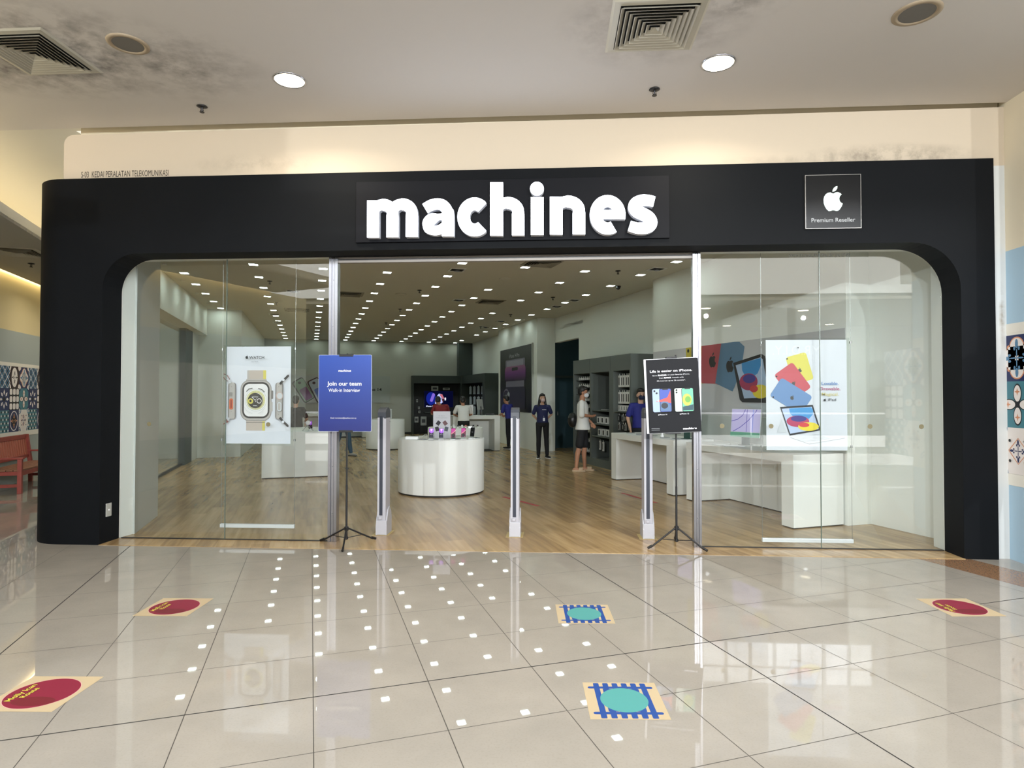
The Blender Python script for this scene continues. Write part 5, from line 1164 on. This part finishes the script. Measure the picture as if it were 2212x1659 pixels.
for ri, z in enumerate((1.925, 1.755, 1.60, 1.44, 1.28, 1.10, .93, .72, .50, .26)):
    for i in range(8 if ri != 4 else 6):
        loc = shp(.12+.105*i, .12, z+.001); lab = 'small white case on the %s shelf of the left bay, %s from the left' % (ORD[ri], ORD[i])
        if first is None: first = mk(loc, SR, lab, 'small white cases in the left bay of the shelf')
        else: dup(first, loc, SR, lab)
mk = hang_pack(.15, .15, .07, packw, packd, False); first = None
for ri, z in enumerate((.946, .676)):
    for i in range(4 if ri == 0 else 3):
        loc = shp(1.16+.20*i+.05*ri, .14, z); lab = 'white box with dark picture, %s shelf of the middle bay, %s from left' % (('upper', 'lower')[ri], ORD[i])
        if first is None: first = mk(loc, SR, lab, 'picture boxes in the middle bay of the shelf')
        else: dup(first, loc, SR, lab)
mk = hang_pack(.055, .20, .03, packw, packd)
for i, x in enumerate((1.18, 1.34, 1.78)): mk(shp(x, .14, .36-.02*i), SR, 'slim white pack hanging low in the middle bay, %s from the left' % ORD[i], 'slim packs low in the middle bay')
t = thing('framed_panel', 'white framed device panel with a green screen on the back of the middle bay', 'display panel', shp(1.66, Ds-.05, 1.45), SR)
m = MB(); m.rbox(-.22, .22, -.02, .018, 0, .42, packg, .01); m.obj('frame', t); m = MB(); m.box(-.08, .12, -.023, -.02, .14, .36, mat('green picture', '3f6b58', .3)); m.obj('picture', t)
m = MB(); m.rbox(-.15, .15, -.1, .1, 0, .02, packg, .004); o = m.obj('tablet'); o.location = shp(1.45, .2, 1.246); o.rotation_euler = (0, 0, SR); tag(o, 'flat grey tablet lying on the middle bay shelf under the framed panel', 'tablet')

# dark display unit on the back wall and its return along the right wall
t = thing('shelf_unit', 'dark display unit against the back wall with a lit television', 'shelf', G(1.60, 19.34, .005), AL)
m = MB(); m.box(0, 2.0, 0, .44, 2.06, 2.37, darku); m.obj('top_fascia', t); m = MB(); m.box(0, .04, 0, .44, 0, 2.06, darku); m.obj('upright', t); m = MB(); m.box(1.96, 2.0, 0, .44, 0, 2.06, darku); m.obj('upright', t)
m = MB(); m.box(.04, 1.96, .38, .43, 0, 2.06, mat('near black backing', '0b0c0d', .6)); m.obj('back_panel', t); m = MB(); m.rbox(.5, 1.96, .05, .38, .86, .90, darku, .003); m.obj('shelf_board', t)
t = thing('television', 'lit television showing a white and violet picture on the back unit', 'television', G(2.70, 19.60, 1.07), AL)
m = MB(); m.rbox(-.62, .62, -.03, .03, 0, .70, blkp, .006); m.obj('bezel', t)
a = Art(0.002); a.rect(-.60, .60, .02, .68, emat('screen night blue', '060824', 1.2)); a.poly(ellip(-.32, .38, .20, .26, 30), emat('screen deep blue', '1a2a9a', .8)); a.poly(rrect(-.26, .42, .12, .36, .05, -.35), emat('screen violet glow', '8d6fe0', .9))
a.poly([(-.16, .16), (-.12, .42), (0, .58), (.12, .56), (.2, .42), (.16, .22), (.05, .14)], emat('screen pale blue', 'b9c4ff', 1.1)); a.poly([(.02, .56), (.14, .56), (.24, .36), (.12, .40)], emat('screen rose', 'd8798a', .8)); a.poly([(.1, .4), (.2, .36), (.18, .18)], emat('screen brown', '6a3a3a', .8)); a.poly(rrect(.27, .36, .06, .12, .02), emat('screen white', 'f4f4ff', 1.0))
a.text('iPhone 14 Pro   Pro. Beyond.', -.05, .04, .06, emat('screen caption', 'e8ecff', 1.0), width=.95, bold=.02); a.obj('screen', t, (0, -.031, 0))
for i, (x, z, w_, h_, y) in enumerate(((.72+.0, 1.76, .28, .20, 19.5), (1.2, 1.80, .28, .09, 19.5), (.10, 1.30, .07, .12, 19.5), (.17, 1.02, .08, .10, 19.5), (.19, .86, .08, .10, 19.5), (.03, .48, .16, .24, 19.5), (.28, .36, .24, .36, 19.5))):
    t = thing('accessory_pack', 'pale %s in the dark back unit, %s from the top left' % ('box' if i < 2 else 'pack', ORD[i]), 'accessory pack', G(1.66+x+w_/2, y, z), AL, 'pale packs in the dark back unit')
    m = MB(); m.rbox(-w_/2, w_/2, -.03, .03, 0, h_, packg, .005); m.obj('box', t); m = MB(); m.box(-w_*.3, w_*.3, -.032, -.03, h_*.3, h_*.7, packd); m.obj('window', t)
t = thing('shelf_unit', 'dark display unit with hanging packs on the right wall near the back', 'shelf', G(3.60, 19.3, .005), SR); L = 3.6
m = MB(); m.box(0, L, 0, .5, 2.05, 2.37, darku); m.obj('top_fascia', t); m = MB(); m.box(L-.35, L, 0, .5, 0, 2.05, darku); m.obj('upright', t); m = MB(); m.box(0, .05, 0, .5, 0, 2.05, darku); m.obj('upright', t); m = MB(); m.box(.05, L-.35, .45, .5, 0, 2.05, mat('near black backing', '0b0c0d', .6)); m.obj('back_panel', t)
m = MB(); m.box(.05, L-.35, .04, .45, 0, .2, darku); m.obj('plinth', t)
mk = hang_pack(.2, .30, .05, packb, packg); first = None; base = t.location.copy()
for ri, z in enumerate((1.62, 1.22, .84)):
    for i in range(4):
        loc = base + SX*(.9+.62*i) + SY*.15 + Vector((0, 0, z)); lab = 'bluish hanging pack in the dark right-hand unit, %s row, %s from left' % (ORD[ri], ORD[i])
        if first is None: first = mk(loc, SR, lab, 'hanging packs in the dark right-hand unit')
        else: dup(first, loc, SR, lab)

# ================================================================== PEOPLE
skin1 = mat('skin tan', 'a9785c', .55, var=.05, vscale=20); skin2 = mat('skin light', 'c79f86', .55, var=.05, vscale=20); hairm = mat('black hair', '0c0a0a', .5)
eyem = mat('eye dark', '0a0808', .2)
class Body:
    """volumes that are fused into one continuous surface by voxel remeshing"""
    def __init__(s): s.mb = MB(); s.m = blk
    def cap(s, p0, p1, r0, r1, fx=1.0, n=14):
        p0, p1 = Vector(p0), Vector(p1); d = p1-p0; L = d.length
        if L < 1e-6: L = 1e-6; d = Vector((0, 0, 1e-6))
        q = d.to_track_quat('Z', 'X').to_matrix().to_4x4(); T_ = Matrix.Translation(p0) @ q
        pr = []
        for k in range(5): a = PI/2*(1-k/4); pr.append((r0*math.cos(a), -r0*math.sin(a)))
        for k in range(5): a = PI/2*k/4; pr.append((r1*math.cos(a), L+r1*math.sin(a)))
        vs = [(max(r, 1e-4)*math.cos(2*PI*i/n), max(r, 1e-4)*math.sin(2*PI*i/n)*fx, z) for r, z in pr for i in range(n)]
        fs = [(a*n+i, a*n+(i+1) % n, (a+1)*n+(i+1) % n, (a+1)*n+i) for a in range(len(pr)-1) for i in range(n)]
        fs += [list(range(n))[::-1], [(len(pr)-1)*n+i for i in range(n)]]
        s.mb.add(vs, fs, s.m, True, T_); return s
    def loft(s, rings, n=24):
        """rings: (x, y, z, rx, ry)"""
        vs = [(x+rx*math.cos(2*PI*i/n), y+ry*math.sin(2*PI*i/n), z) for x, y, z, rx, ry in rings for i in range(n)]
        fs = [(a*n+i, a*n+(i+1) % n, (a+1)*n+(i+1) % n, (a+1)*n+i) for a in range(len(rings)-1) for i in range(n)]
        fs += [list(range(n))[::-1], [(len(rings)-1)*n+i for i in range(n)]]
        s.mb.add(vs, fs, s.m, True); return s
    def ell(s, c, r, T=None): s.mb.ell(c, r, s.m, T, 10); return s
    def obj(s, name, parent, m, voxel=.009, smooth=4):
        s.mb.mats = [m]; o = s.mb.obj(name, None)
        r = o.modifiers.new('fuse', 'REMESH'); r.mode = 'VOXEL'; r.voxel_size = voxel; r.use_smooth_shade = True
        q = o.modifiers.new('soft', 'SMOOTH'); q.factor = .5; q.iterations = smooth
        dg = bpy.context.evaluated_depsgraph_get(); me = bpy.data.meshes.new_from_object(o.evaluated_get(dg)); me.name = name
        o.modifiers.clear(); old = o.data; o.data = me; bpy.data.meshes.remove(old); o.data.materials.clear(); o.data.materials.append(m)
        for p in me.polygons: p.use_smooth = True
        o.parent = parent; return o
def mix(a, b, t): return Vector(a)*(1-t)+Vector(b)*t
def person(label, loc, rz, H, P, skin, shirt, legs, shoes, hair='short', mask=None, female=False, shorts=False, extra=None, eyes=True):
    """figure standing on z=0 facing -y; P: dict of joints in metres for H=1.7"""
    t = thing('person', label, 'person', loc, rz); k = H/1.7
    D = dict(hipL=(.085, 0, .90), hipR=(-.085, 0, .90), kneeL=(.095, -.01, .49), kneeR=(-.095, -.01, .49), ankL=(.10, .02, .085), ankR=(-.10, .02, .085), pelvis=(0, 0, .93), waist=(0, 0, 1.06), chest=(0, 0, 1.26),
             neck=(0, .01, 1.42), head=(0, -.015, 1.575), shL=(.175, .005, 1.385), shR=(-.175, .005, 1.385), elL=(.235, .03, 1.12), elR=(-.235, .03, 1.12), wrL=(.25, -.03, .87), wrR=(-.25, -.03, .87), handL=(0, -.25, -1), handR=(0, -.25, -1), headyaw=0.0, headtilt=0.0, toeL=0.12, toeR=-0.12)
    D.update(P); g = {a: (Vector(b)*k if isinstance(b, tuple) and not a.startswith('hand') else b) for a, b in D.items()}
    sw = .92 if female else 1.0
    B = Body(); HM = Matrix.Translation(g['head']) @ RZ(g['headyaw']) @ Matrix.Rotation(g['headtilt'], 4, 'X')
    def hv(x, y, z): return HM @ Vector((x*k, y*k, z*k))
    # torso under the clothes, neck, head with jaw, nose, ears
    lean = g['chest']-g['pelvis']
    def tr(f, rx, ry): c = g['pelvis'].lerp(g['chest'], f) if f <= 1 else g['chest'].lerp(g['neck'], f-1); return (c.x, c.y, c.z, rx*k*sw, ry*k)
    B.loft([tr(-.2, .12, .085), tr(0, .155, .10), tr(.4, .125, .088), tr(1, .155, .10), tr(1.55, .15, .085), tr(1.9, .07, .06)])
    B.cap(g['neck']-Vector((0, 0, .04*k)), hv(0, .015, -.05), .054*k*sw, .052*k*sw)
    B.ell((0, .012*k, .025*k), (.073*k, .092*k, .095*k), HM); B.ell((0, -.022*k, -.045*k), (.055*k, .062*k, .065*k), HM); B.ell((0, -.06*k, -.085*k), (.03*k, .025*k, .022*k), HM)
    B.cap(hv(0, -.078, .0), hv(0, -.100, -.028), .009*k, .013*k); B.ell((-.072*k, .015*k, -.012*k), (.012*k, .02*k, .03*k), HM); B.ell((.072*k, .015*k, -.012*k), (.012*k, .02*k, .03*k), HM)
    B.cap(hv(-.02, -.083, -.055), hv(.02, -.083, -.055), .008*k, .008*k)
    for s_ in 'LR':
        a, e, w_ = g['sh'+s_], g['el'+s_], g['wr'+s_]
        B.cap(a+Vector((0, 0, -.02*k)), e, .038*k*sw, .036*k*sw); B.cap(e, w_, .037*k*sw, .025*k*sw)
        hd = Vector(g['hand'+s_]).normalized(); sd = hd.cross(Vector((0, 1, 0))); sd = sd.normalized() if sd.length > .1 else Vector((1, 0, 0)); nr = hd.cross(sd)
        pm = w_+hd*.045*k; B.cap(w_, pm+hd*.03*k, .024*k, .03*k, .6)
        for q in range(4):
            b0 = w_+hd*.075*k+nr*(-.027+.018*q)*k; ln = (.052, .064, .060, .048)[q]*k; cv = sd*(.012*k)
            B.cap(b0, b0+hd*ln*.55+cv*.3, .0095*k, .0088*k); B.cap(b0+hd*ln*.55+cv*.3, b0+hd*ln+cv*1.6, .0088*k, .0075*k)
        tb = w_+hd*.03*k-nr*.028*k; B.cap(tb, tb+hd*.035*k-nr*.022*k, .012*k, .010*k); B.cap(tb+hd*.035*k-nr*.022*k, tb+hd*.062*k-nr*.022*k, .010*k, .008*k)
        h_, kn, an = g['hip'+s_], g['knee'+s_], g['ank'+s_]
        B.cap(h_, kn, .080*k, .052*k); cf = kn.lerp(an, .35)+Vector((0, .015*k, 0)); B.cap(kn, cf, .050*k, .052*k); B.cap(cf, an, .050*k, .034*k)
        ty = g['toe'+s_]; td = Vector((math.sin(ty), -math.cos(ty), 0)); he = an+Vector((0, 0, -.045*k))-td*.035*k; B.cap(he, an+td*.13*k+Vector((0, 0, -.055*k)), .034*k, .026*k)
    B.obj('body', t, skin, .008, 3)
    # shirt
    C = Body(); lo = .02 if not P.get('long') else -.30
    C.loft([tr(lo, .175+.012*(lo < 0), .125+.03*(lo < 0)), tr(.0, .172, .125+.012*(lo < 0)), tr(.25, .165, .122), tr(.6, .158, .118), tr(1, .172, .118), tr(1.5, .168, .105), tr(1.75, .12, .085), tr(1.9, .075, .07)])
    for s_ in 'LR':
        a, e = g['sh'+s_], g['el'+s_]; n0 = g['neck'].lerp(a, .35)+Vector((0, 0, -.03*k)); C.cap(n0, a+Vector((0, 0, -.012*k)), .048*k*sw, .052*k*sw); C.cap(a+Vector((0, 0, -.012*k)), a.lerp(e, P.get('sleeve', .75)), .053*k*sw, .060*k*sw)
    C.obj('shirt', t, shirt, .010, 6)
    # trousers or shorts
    Tn = Body(); Tn.loft([tr(-.28, .15, .11), tr(-.1, .168, .118), tr(.15, .155, .11)])
    for s_ in 'LR':
        h_, kn, an = g['hip'+s_], g['knee'+s_], g['ank'+s_]
        if shorts: Tn.cap(h_, h_.lerp(kn, .9), .092*k, .086*k)
        else: Tn.cap(h_, kn, .09*k, .064*k); cf = kn.lerp(an, .35)+Vector((0, .015*k, 0)); Tn.cap(kn, cf, .064*k, .064*k); Tn.cap(cf, an+Vector((0, 0, .02*k)), .064*k, .050*k)
    Tn.obj('shorts' if shorts else 'trousers', t, legs, .010, 5)
    if shorts:
        m = MB(); h_, kn = g['hipL'], g['kneeL']
        for o_ in (-.022, .0, .022): m.box(.083*k+.095*k-.01, .083*k+.103*k, o_*k-.007*k+.0, o_*k+.007*k, .56*k, .88*k, wht)
        m.obj('side_stripe', t)
    # shoes
    for s_ in 'LR':
        an = g['ank'+s_]; ty = g['toe'+s_]; td = Vector((math.sin(ty), -math.cos(ty), 0)); Sx = Body(); T_ = Matrix.Translation((an.x, an.y, an.z-.085*k)) @ RZ(ty)
        if shoes[1] == 'slide':
            m = MB(); m.prism([(x, y) for x, y in rrect(0, -.055*k, .10*k, .28*k, .045*k)], .001, .030*k, shoes[0], 'z', T_)
            vs = []
            for y in (-.135, -.055):
                for q in range(9): a_ = PI*q/8; vs.append((.052*k*math.cos(a_), y*k, .028*k+.055*k*math.sin(a_)))
            m.add(vs, [(i, i+1, i+10, i+9) for i in range(8)], shoes[0], True, T_); m.obj('slipper', t)
        else:
            Sx.cap(T_ @ Vector((0, .03*k, .045*k)), T_ @ Vector((0, -.10*k, .036*k)), .044*k, .036*k); Sx.cap(T_ @ Vector((0, -.06*k, .036*k)), T_ @ Vector((0, -.165*k, .032*k)), .040*k, .031*k); Sx.cap(T_ @ Vector((0, .01*k, .06*k)), T_ @ Vector((0, .01*k, .10*k)), .042*k, .040*k)
            o = Sx.obj('shoe', t, shoes[0], .007, 3)
            m = MB(); m.prism(rrect(0, -.055*k, .088*k, .275*k, .04*k), .0, .018*k, shoes[2] if len(shoes) > 2 else wht, 'z', T_); m.obj('sole', o)
    # hair
    Hh = Body(); Hh.ell((0, .03*k, .05*k), (.083*k, .092*k, .090*k), HM); Hh.ell((0, -.035*k, .085*k), (.068*k, .055*k, .040*k), HM)
    if hair == 'short': Hh.ell((0, .055*k, .0), (.074*k, .062*k, .075*k), HM)
    if hair == 'bun': Hh.ell((0, .055*k, .0), (.076*k, .07*k, .085*k), HM); Hh.ell((0, .12*k, .03*k), (.035*k, .03*k, .035*k), HM)
    if hair == 'long':
        Hh.ell((0, .05*k, -.03*k), (.082*k, .07*k, .11*k), HM)
        for sx in (-1, 1): Hh.cap(hv(sx*.066, .02, .03), hv(sx*.085, .03, -.12), .03*k, .034*k); Hh.cap(hv(sx*.085, .03, -.12), hv(sx*.115, .0, -.25), .034*k, .026*k)
    Hh.obj('hair', t, hairm, .008, 3)
    if eyes:
        m = MB()
        for sx in (-1, 1): m.ell((sx*.030*k, -.073*k, .012*k), (.013*k, .008*k, .006*k), eyem, HM, 8); m.box(sx*.030*k-.017*k, sx*.030*k+.017*k, -.084*k, -.078*k, .028*k, .033*k, hairm, HM)
        m.obj('eyes', t)
    if mask:
        Mk = Body(); Mk.ell((0, -.052*k, -.048*k), (.063*k, .064*k, .052*k), HM); o = Mk.obj('face_mask', t, mask, .006, 2)
        m = MB(); 
        for sx in (-1, 1): m.tube([hv(sx*.055, -.05, -.03), hv(sx*.076, .0, -.005)], .002*k, mask, 6)
        m.obj('ear_loop', o)
    if extra: extra(t, g, k)
    return t
nvy = mat('navy shirt', '141c48', .75); blk_c = mat('black trousers cloth', '0e0e12', .8); wht_c = mat('white tee cloth', 'd9d9d6', .8, bump=.3, bscale=12); shoeb = mat('black shoe', '131313', .5); roy = mat('royal blue shirt', '1d2274', .75)
redc = mat('dark red shirt', '7a1c22', .8); jean = mat('blue jeans', '3c5368', .85); tan_s = mat('beige slipper', 'b9a184', .7); mask_l = mat('pale face mask', 'cfd4da', .7); mask_n = mat('navy face mask', '15203f', .7); mask_r = mat('rosy face mask', 'c3aaa8', .7)
def staff_extra(t, g, k):
    m = MB(); z = .98*k; m.rbox(.005, .055, -.155, -.150, z, z+.085*k, mat('white badge', 'd5d8e0', .4), .002); m.tube([(.03, -.150, z+.085), (.03, -.13, z+.13)], .002, wht, 6); m.obj('name_badge', t)
    a = Art(.001); a.text('machines', 0, 1.27*k, .022, wht, width=.10, bold=.03); a.obj('shirt_lettering', t, (.04*k, -.137*k, 0))
# 1 staff woman, hands behind her back, facing the entrance
person('person with long dark hair in navy shirt standing alone, hands behind the back', (-.235, 9.43, .006), math.radians(4), 1.61,
       dict(hipL=(.09, 0, .90), hipR=(-.09, 0, .90), kneeL=(.105, -.01, .49), kneeR=(-.10, -.01, .49), ankL=(.125, .0, .085), ankR=(-.105, .0, .085), shL=(.175, 0, 1.37), shR=(-.175, 0, 1.37), elL=(.245, .08, 1.15), elR=(-.245, .08, 1.13), wrL=(.10, .17, 1.0), wrR=(-.10, .175, .98), handL=(-1, .1, -.25), handR=(1, .1, -.2), neck=(0, .01, 1.42), toeL=.35, toeR=-.15, headyaw=math.radians(10)),
       skin2, nvy, blk_c, (shoeb, 'shoe', wht), 'long', mask_r, True, extra=staff_extra)
# 2 shopper in white tee and black shorts, in profile
def bag_extra(t, g, k):
    m = MB(); m.ell((0, 0, 0), (.11*k, .10*k, .15*k), blkp, TR(-.0, .205*k, 1.02*k)); m.obj('sling_bag', t)
    m = MB(); P_ = [(-.13, .16, 1.08), (-.185, .02, 1.12), (-.17, -.10, 1.22), (-.06, -.145, 1.33), (.06, -.11, 1.43), (.09, .0, 1.47), (.08, .10, 1.40), (.02, .165, 1.22), (-.02, .19, 1.12)]
    P_ = [(.12, .18, 1.02), (.185, .07, 1.09), (.178, -.05, 1.17), (.14, -.115, 1.22)]
    m.tube([Vector(p)*k for p in P_], .014*k, blkp, 8); m.obj('bag_strap', t)
person('person in white tee, black shorts and beige slippers facing the grey shelf', (.64, 6.78, .006), math.radians(90-8), 1.755,
       dict(hipL=(.085, .0, .90), hipR=(-.085, 0, .90), kneeL=(.09, -.03, .49), kneeR=(-.09, .06, .49), ankL=(.10, -.03, .085), ankR=(-.10, .12, .085), elL=(.205, .02, 1.13), elR=(-.215, .0, 1.13), wrL=(.15, -.16, .97), wrR=(-.06, -.19, 1.10), handL=(-.2, -.6, -.8), handR=(.9, -.4, .1), headtilt=math.radians(6), headyaw=math.radians(5), long=True, sleeve=1.02, toeL=.0, toeR=.0),
       skin1, wht_c, blk_c, (tan_s, 'slide'), 'short', mask_l, shorts=True, extra=bag_extra)
# 3 staff member behind the far white table
person('person in blue shirt and navy mask behind the far white table beside the dark board', G(3.80, 4.97, .006), math.radians(8), 1.70,
       dict(elR=(-.25, .03, 1.13), wrR=(-.235, -.10, .93), handR=(.1, -.3, -1)), skin2, roy, blk_c, (shoeb, 'shoe', shoeb), 'short', mask_n)
# 4 man in royal blue at the counter, leaning on it
person('person in royal blue shirt at the right end of the cashier counter', G(3.28, 11.72, .006), math.radians(-125), 1.62,
       dict(chest=(0, -.07, 1.24), neck=(0, -.12, 1.38), head=(0, -.17, 1.52), shL=(.175, -.10, 1.34), shR=(-.175, -.10, 1.34), waist=(0, -.02, 1.06), elL=(.24, -.12, 1.08), elR=(-.24, -.14, 1.08), wrL=(.17, -.30, 1.02), wrR=(-.17, -.32, 1.02), handL=(0, -1, -.1), handR=(0, -1, -.1), headtilt=math.radians(14)), skin1, roy, blk_c, (shoeb, 'shoe'), 'short')
# 5 shopper in white tee at the counter, back to the viewer
person('person in white tee seen from behind, leaning on the cashier counter', G(1.62, 10.62, .006), math.radians(180+14), 1.60,
       dict(chest=(0, -.08, 1.24), neck=(0, -.15, 1.38), head=(.01, -.20, 1.50), shL=(.175, -.12, 1.35), shR=(-.175, -.12, 1.35), elL=(.25, -.22, 1.12), elR=(-.25, -.22, 1.12), wrL=(.12, -.40, 1.05), wrR=(-.12, -.42, 1.05), handL=(-.3, -1, 0), handR=(.3, -1, 0), headtilt=math.radians(25), ankR=(-.12, .10, .085)), skin1, wht_c, blk_c, (shoeb, 'shoe'), 'bun')
# 6 person in red beyond
person('person in dark red shirt bending beside the white tee shopper at the counter', G(1.12, 11.25, .006), math.radians(180+10), 1.66,
       dict(chest=(0, -.12, 1.22), neck=(.02, -.22, 1.34), head=(.08, -.27, 1.44), shL=(.175, -.18, 1.31), shR=(-.175, -.18, 1.31), elL=(.25, -.28, 1.08), elR=(-.22, -.26, 1.08), wrL=(.16, -.45, 1.04), wrR=(-.12, -.44, 1.04), handL=(-.3, -1, 0), handR=(.3, -1, 0), headtilt=math.radians(30)), skin1, redc, blk_c, (shoeb, 'shoe'), 'short')
# 7 walker in jeans whose upper body is behind the blue board
person('person in blue jeans walking, upper body hidden behind the blue board', G(-1.50, 10.95, .006), math.radians(60), 1.68,
       dict(kneeL=(.09, -.12, .50), kneeR=(-.09, .06, .48), ankL=(.09, -.20, .085), ankR=(-.09, .22, .12), wrL=(.24, .10, .90), wrR=(-.24, -.14, .90)), skin1, mat('grey shirt', '6f7377', .8), jean, (mat('grey trainer', '8f8d88', .6), 'shoe', shoeb), 'short')
# 8 dark clad person behind the left table
person('person in black seen from behind between the watch poster and the blue board', G(-2.62, 9.15, .006), math.radians(180+5), 1.56, dict(elL=(.25, -.05, 1.12), elR=(-.25, -.05, 1.12), wrL=(.15, -.25, 1.05), wrR=(-.15, -.25, 1.05)), skin2, mat('black tee', '101113', .8), blk_c, (shoeb, 'shoe'), 'bun')

# ================================================================== BENCH in the side corridor
bw_ = mat('red brown bench wood', '8a3b30', .5, var=.15, vscale=12); bw2 = mat('worn bench seat', '7d5138', .5, var=.15, vscale=12)
t = thing('wooden_bench', 'red-brown slatted wooden bench in the side corridor at the far left', 'bench', G(-6.68, 6.05, 0.0), AL); Lb = 1.75
for y in (0, Lb-.06):
    m = MB(); m.rbox(-.06, 0, y, y+.06, 0, .545, bw_, .004); m.obj('leg', t); m = MB(); m.prism([(-.52, 0), (-.46, 0), (-.47, .36), (-.54, .86), (-.60, .86), (-.53, .36)], y, y+.06, bw_, 'y'); m.obj('leg', t)
    m = MB(); m.rbox(-.56, .02, y-.005, y+.065, .545, .575, bw_, .006); m.obj('armrest', t); m = MB(); m.rbox(-.5, -.06, y+.015, y+.045, .10, .15, bw_, .004); m.rbox(-.5, -.06, y+.01, y+.05, .29, .35, bw_, .004); m.obj('side_rail', t)
m = MB()
for i in range(5): m.rbox(-.50+i*.098, -.415+i*.098, .0, Lb, .355, .378, bw2, .004)
m.obj('seat', t); m = MB(); m.rbox(-.045, -.015, .06, Lb-.06, .28, .35, bw_, .004); m.obj('front_rail', t)
m = MB(); m.rbox(-.585, -.555, .06, Lb-.06, .78, .86, bw_, .006); m.rbox(-.545, -.515, .06, Lb-.06, .44, .50, bw_, .004)
for i in range(19): y = .10+i*.086; m.add([(-.565, y, .78), (-.565, y+.05, .78), (-.528, y+.05, .50), (-.528, y, .50), (-.58, y, .78), (-.58, y+.05, .78), (-.545, y+.05, .50), (-.545, y, .50)], [(0, 1, 2, 3), (4, 7, 6, 5), (0, 3, 7, 4), (1, 5, 6, 2)], mat('bench slat', 'a8604a', .5))
m.obj('backrest', t)
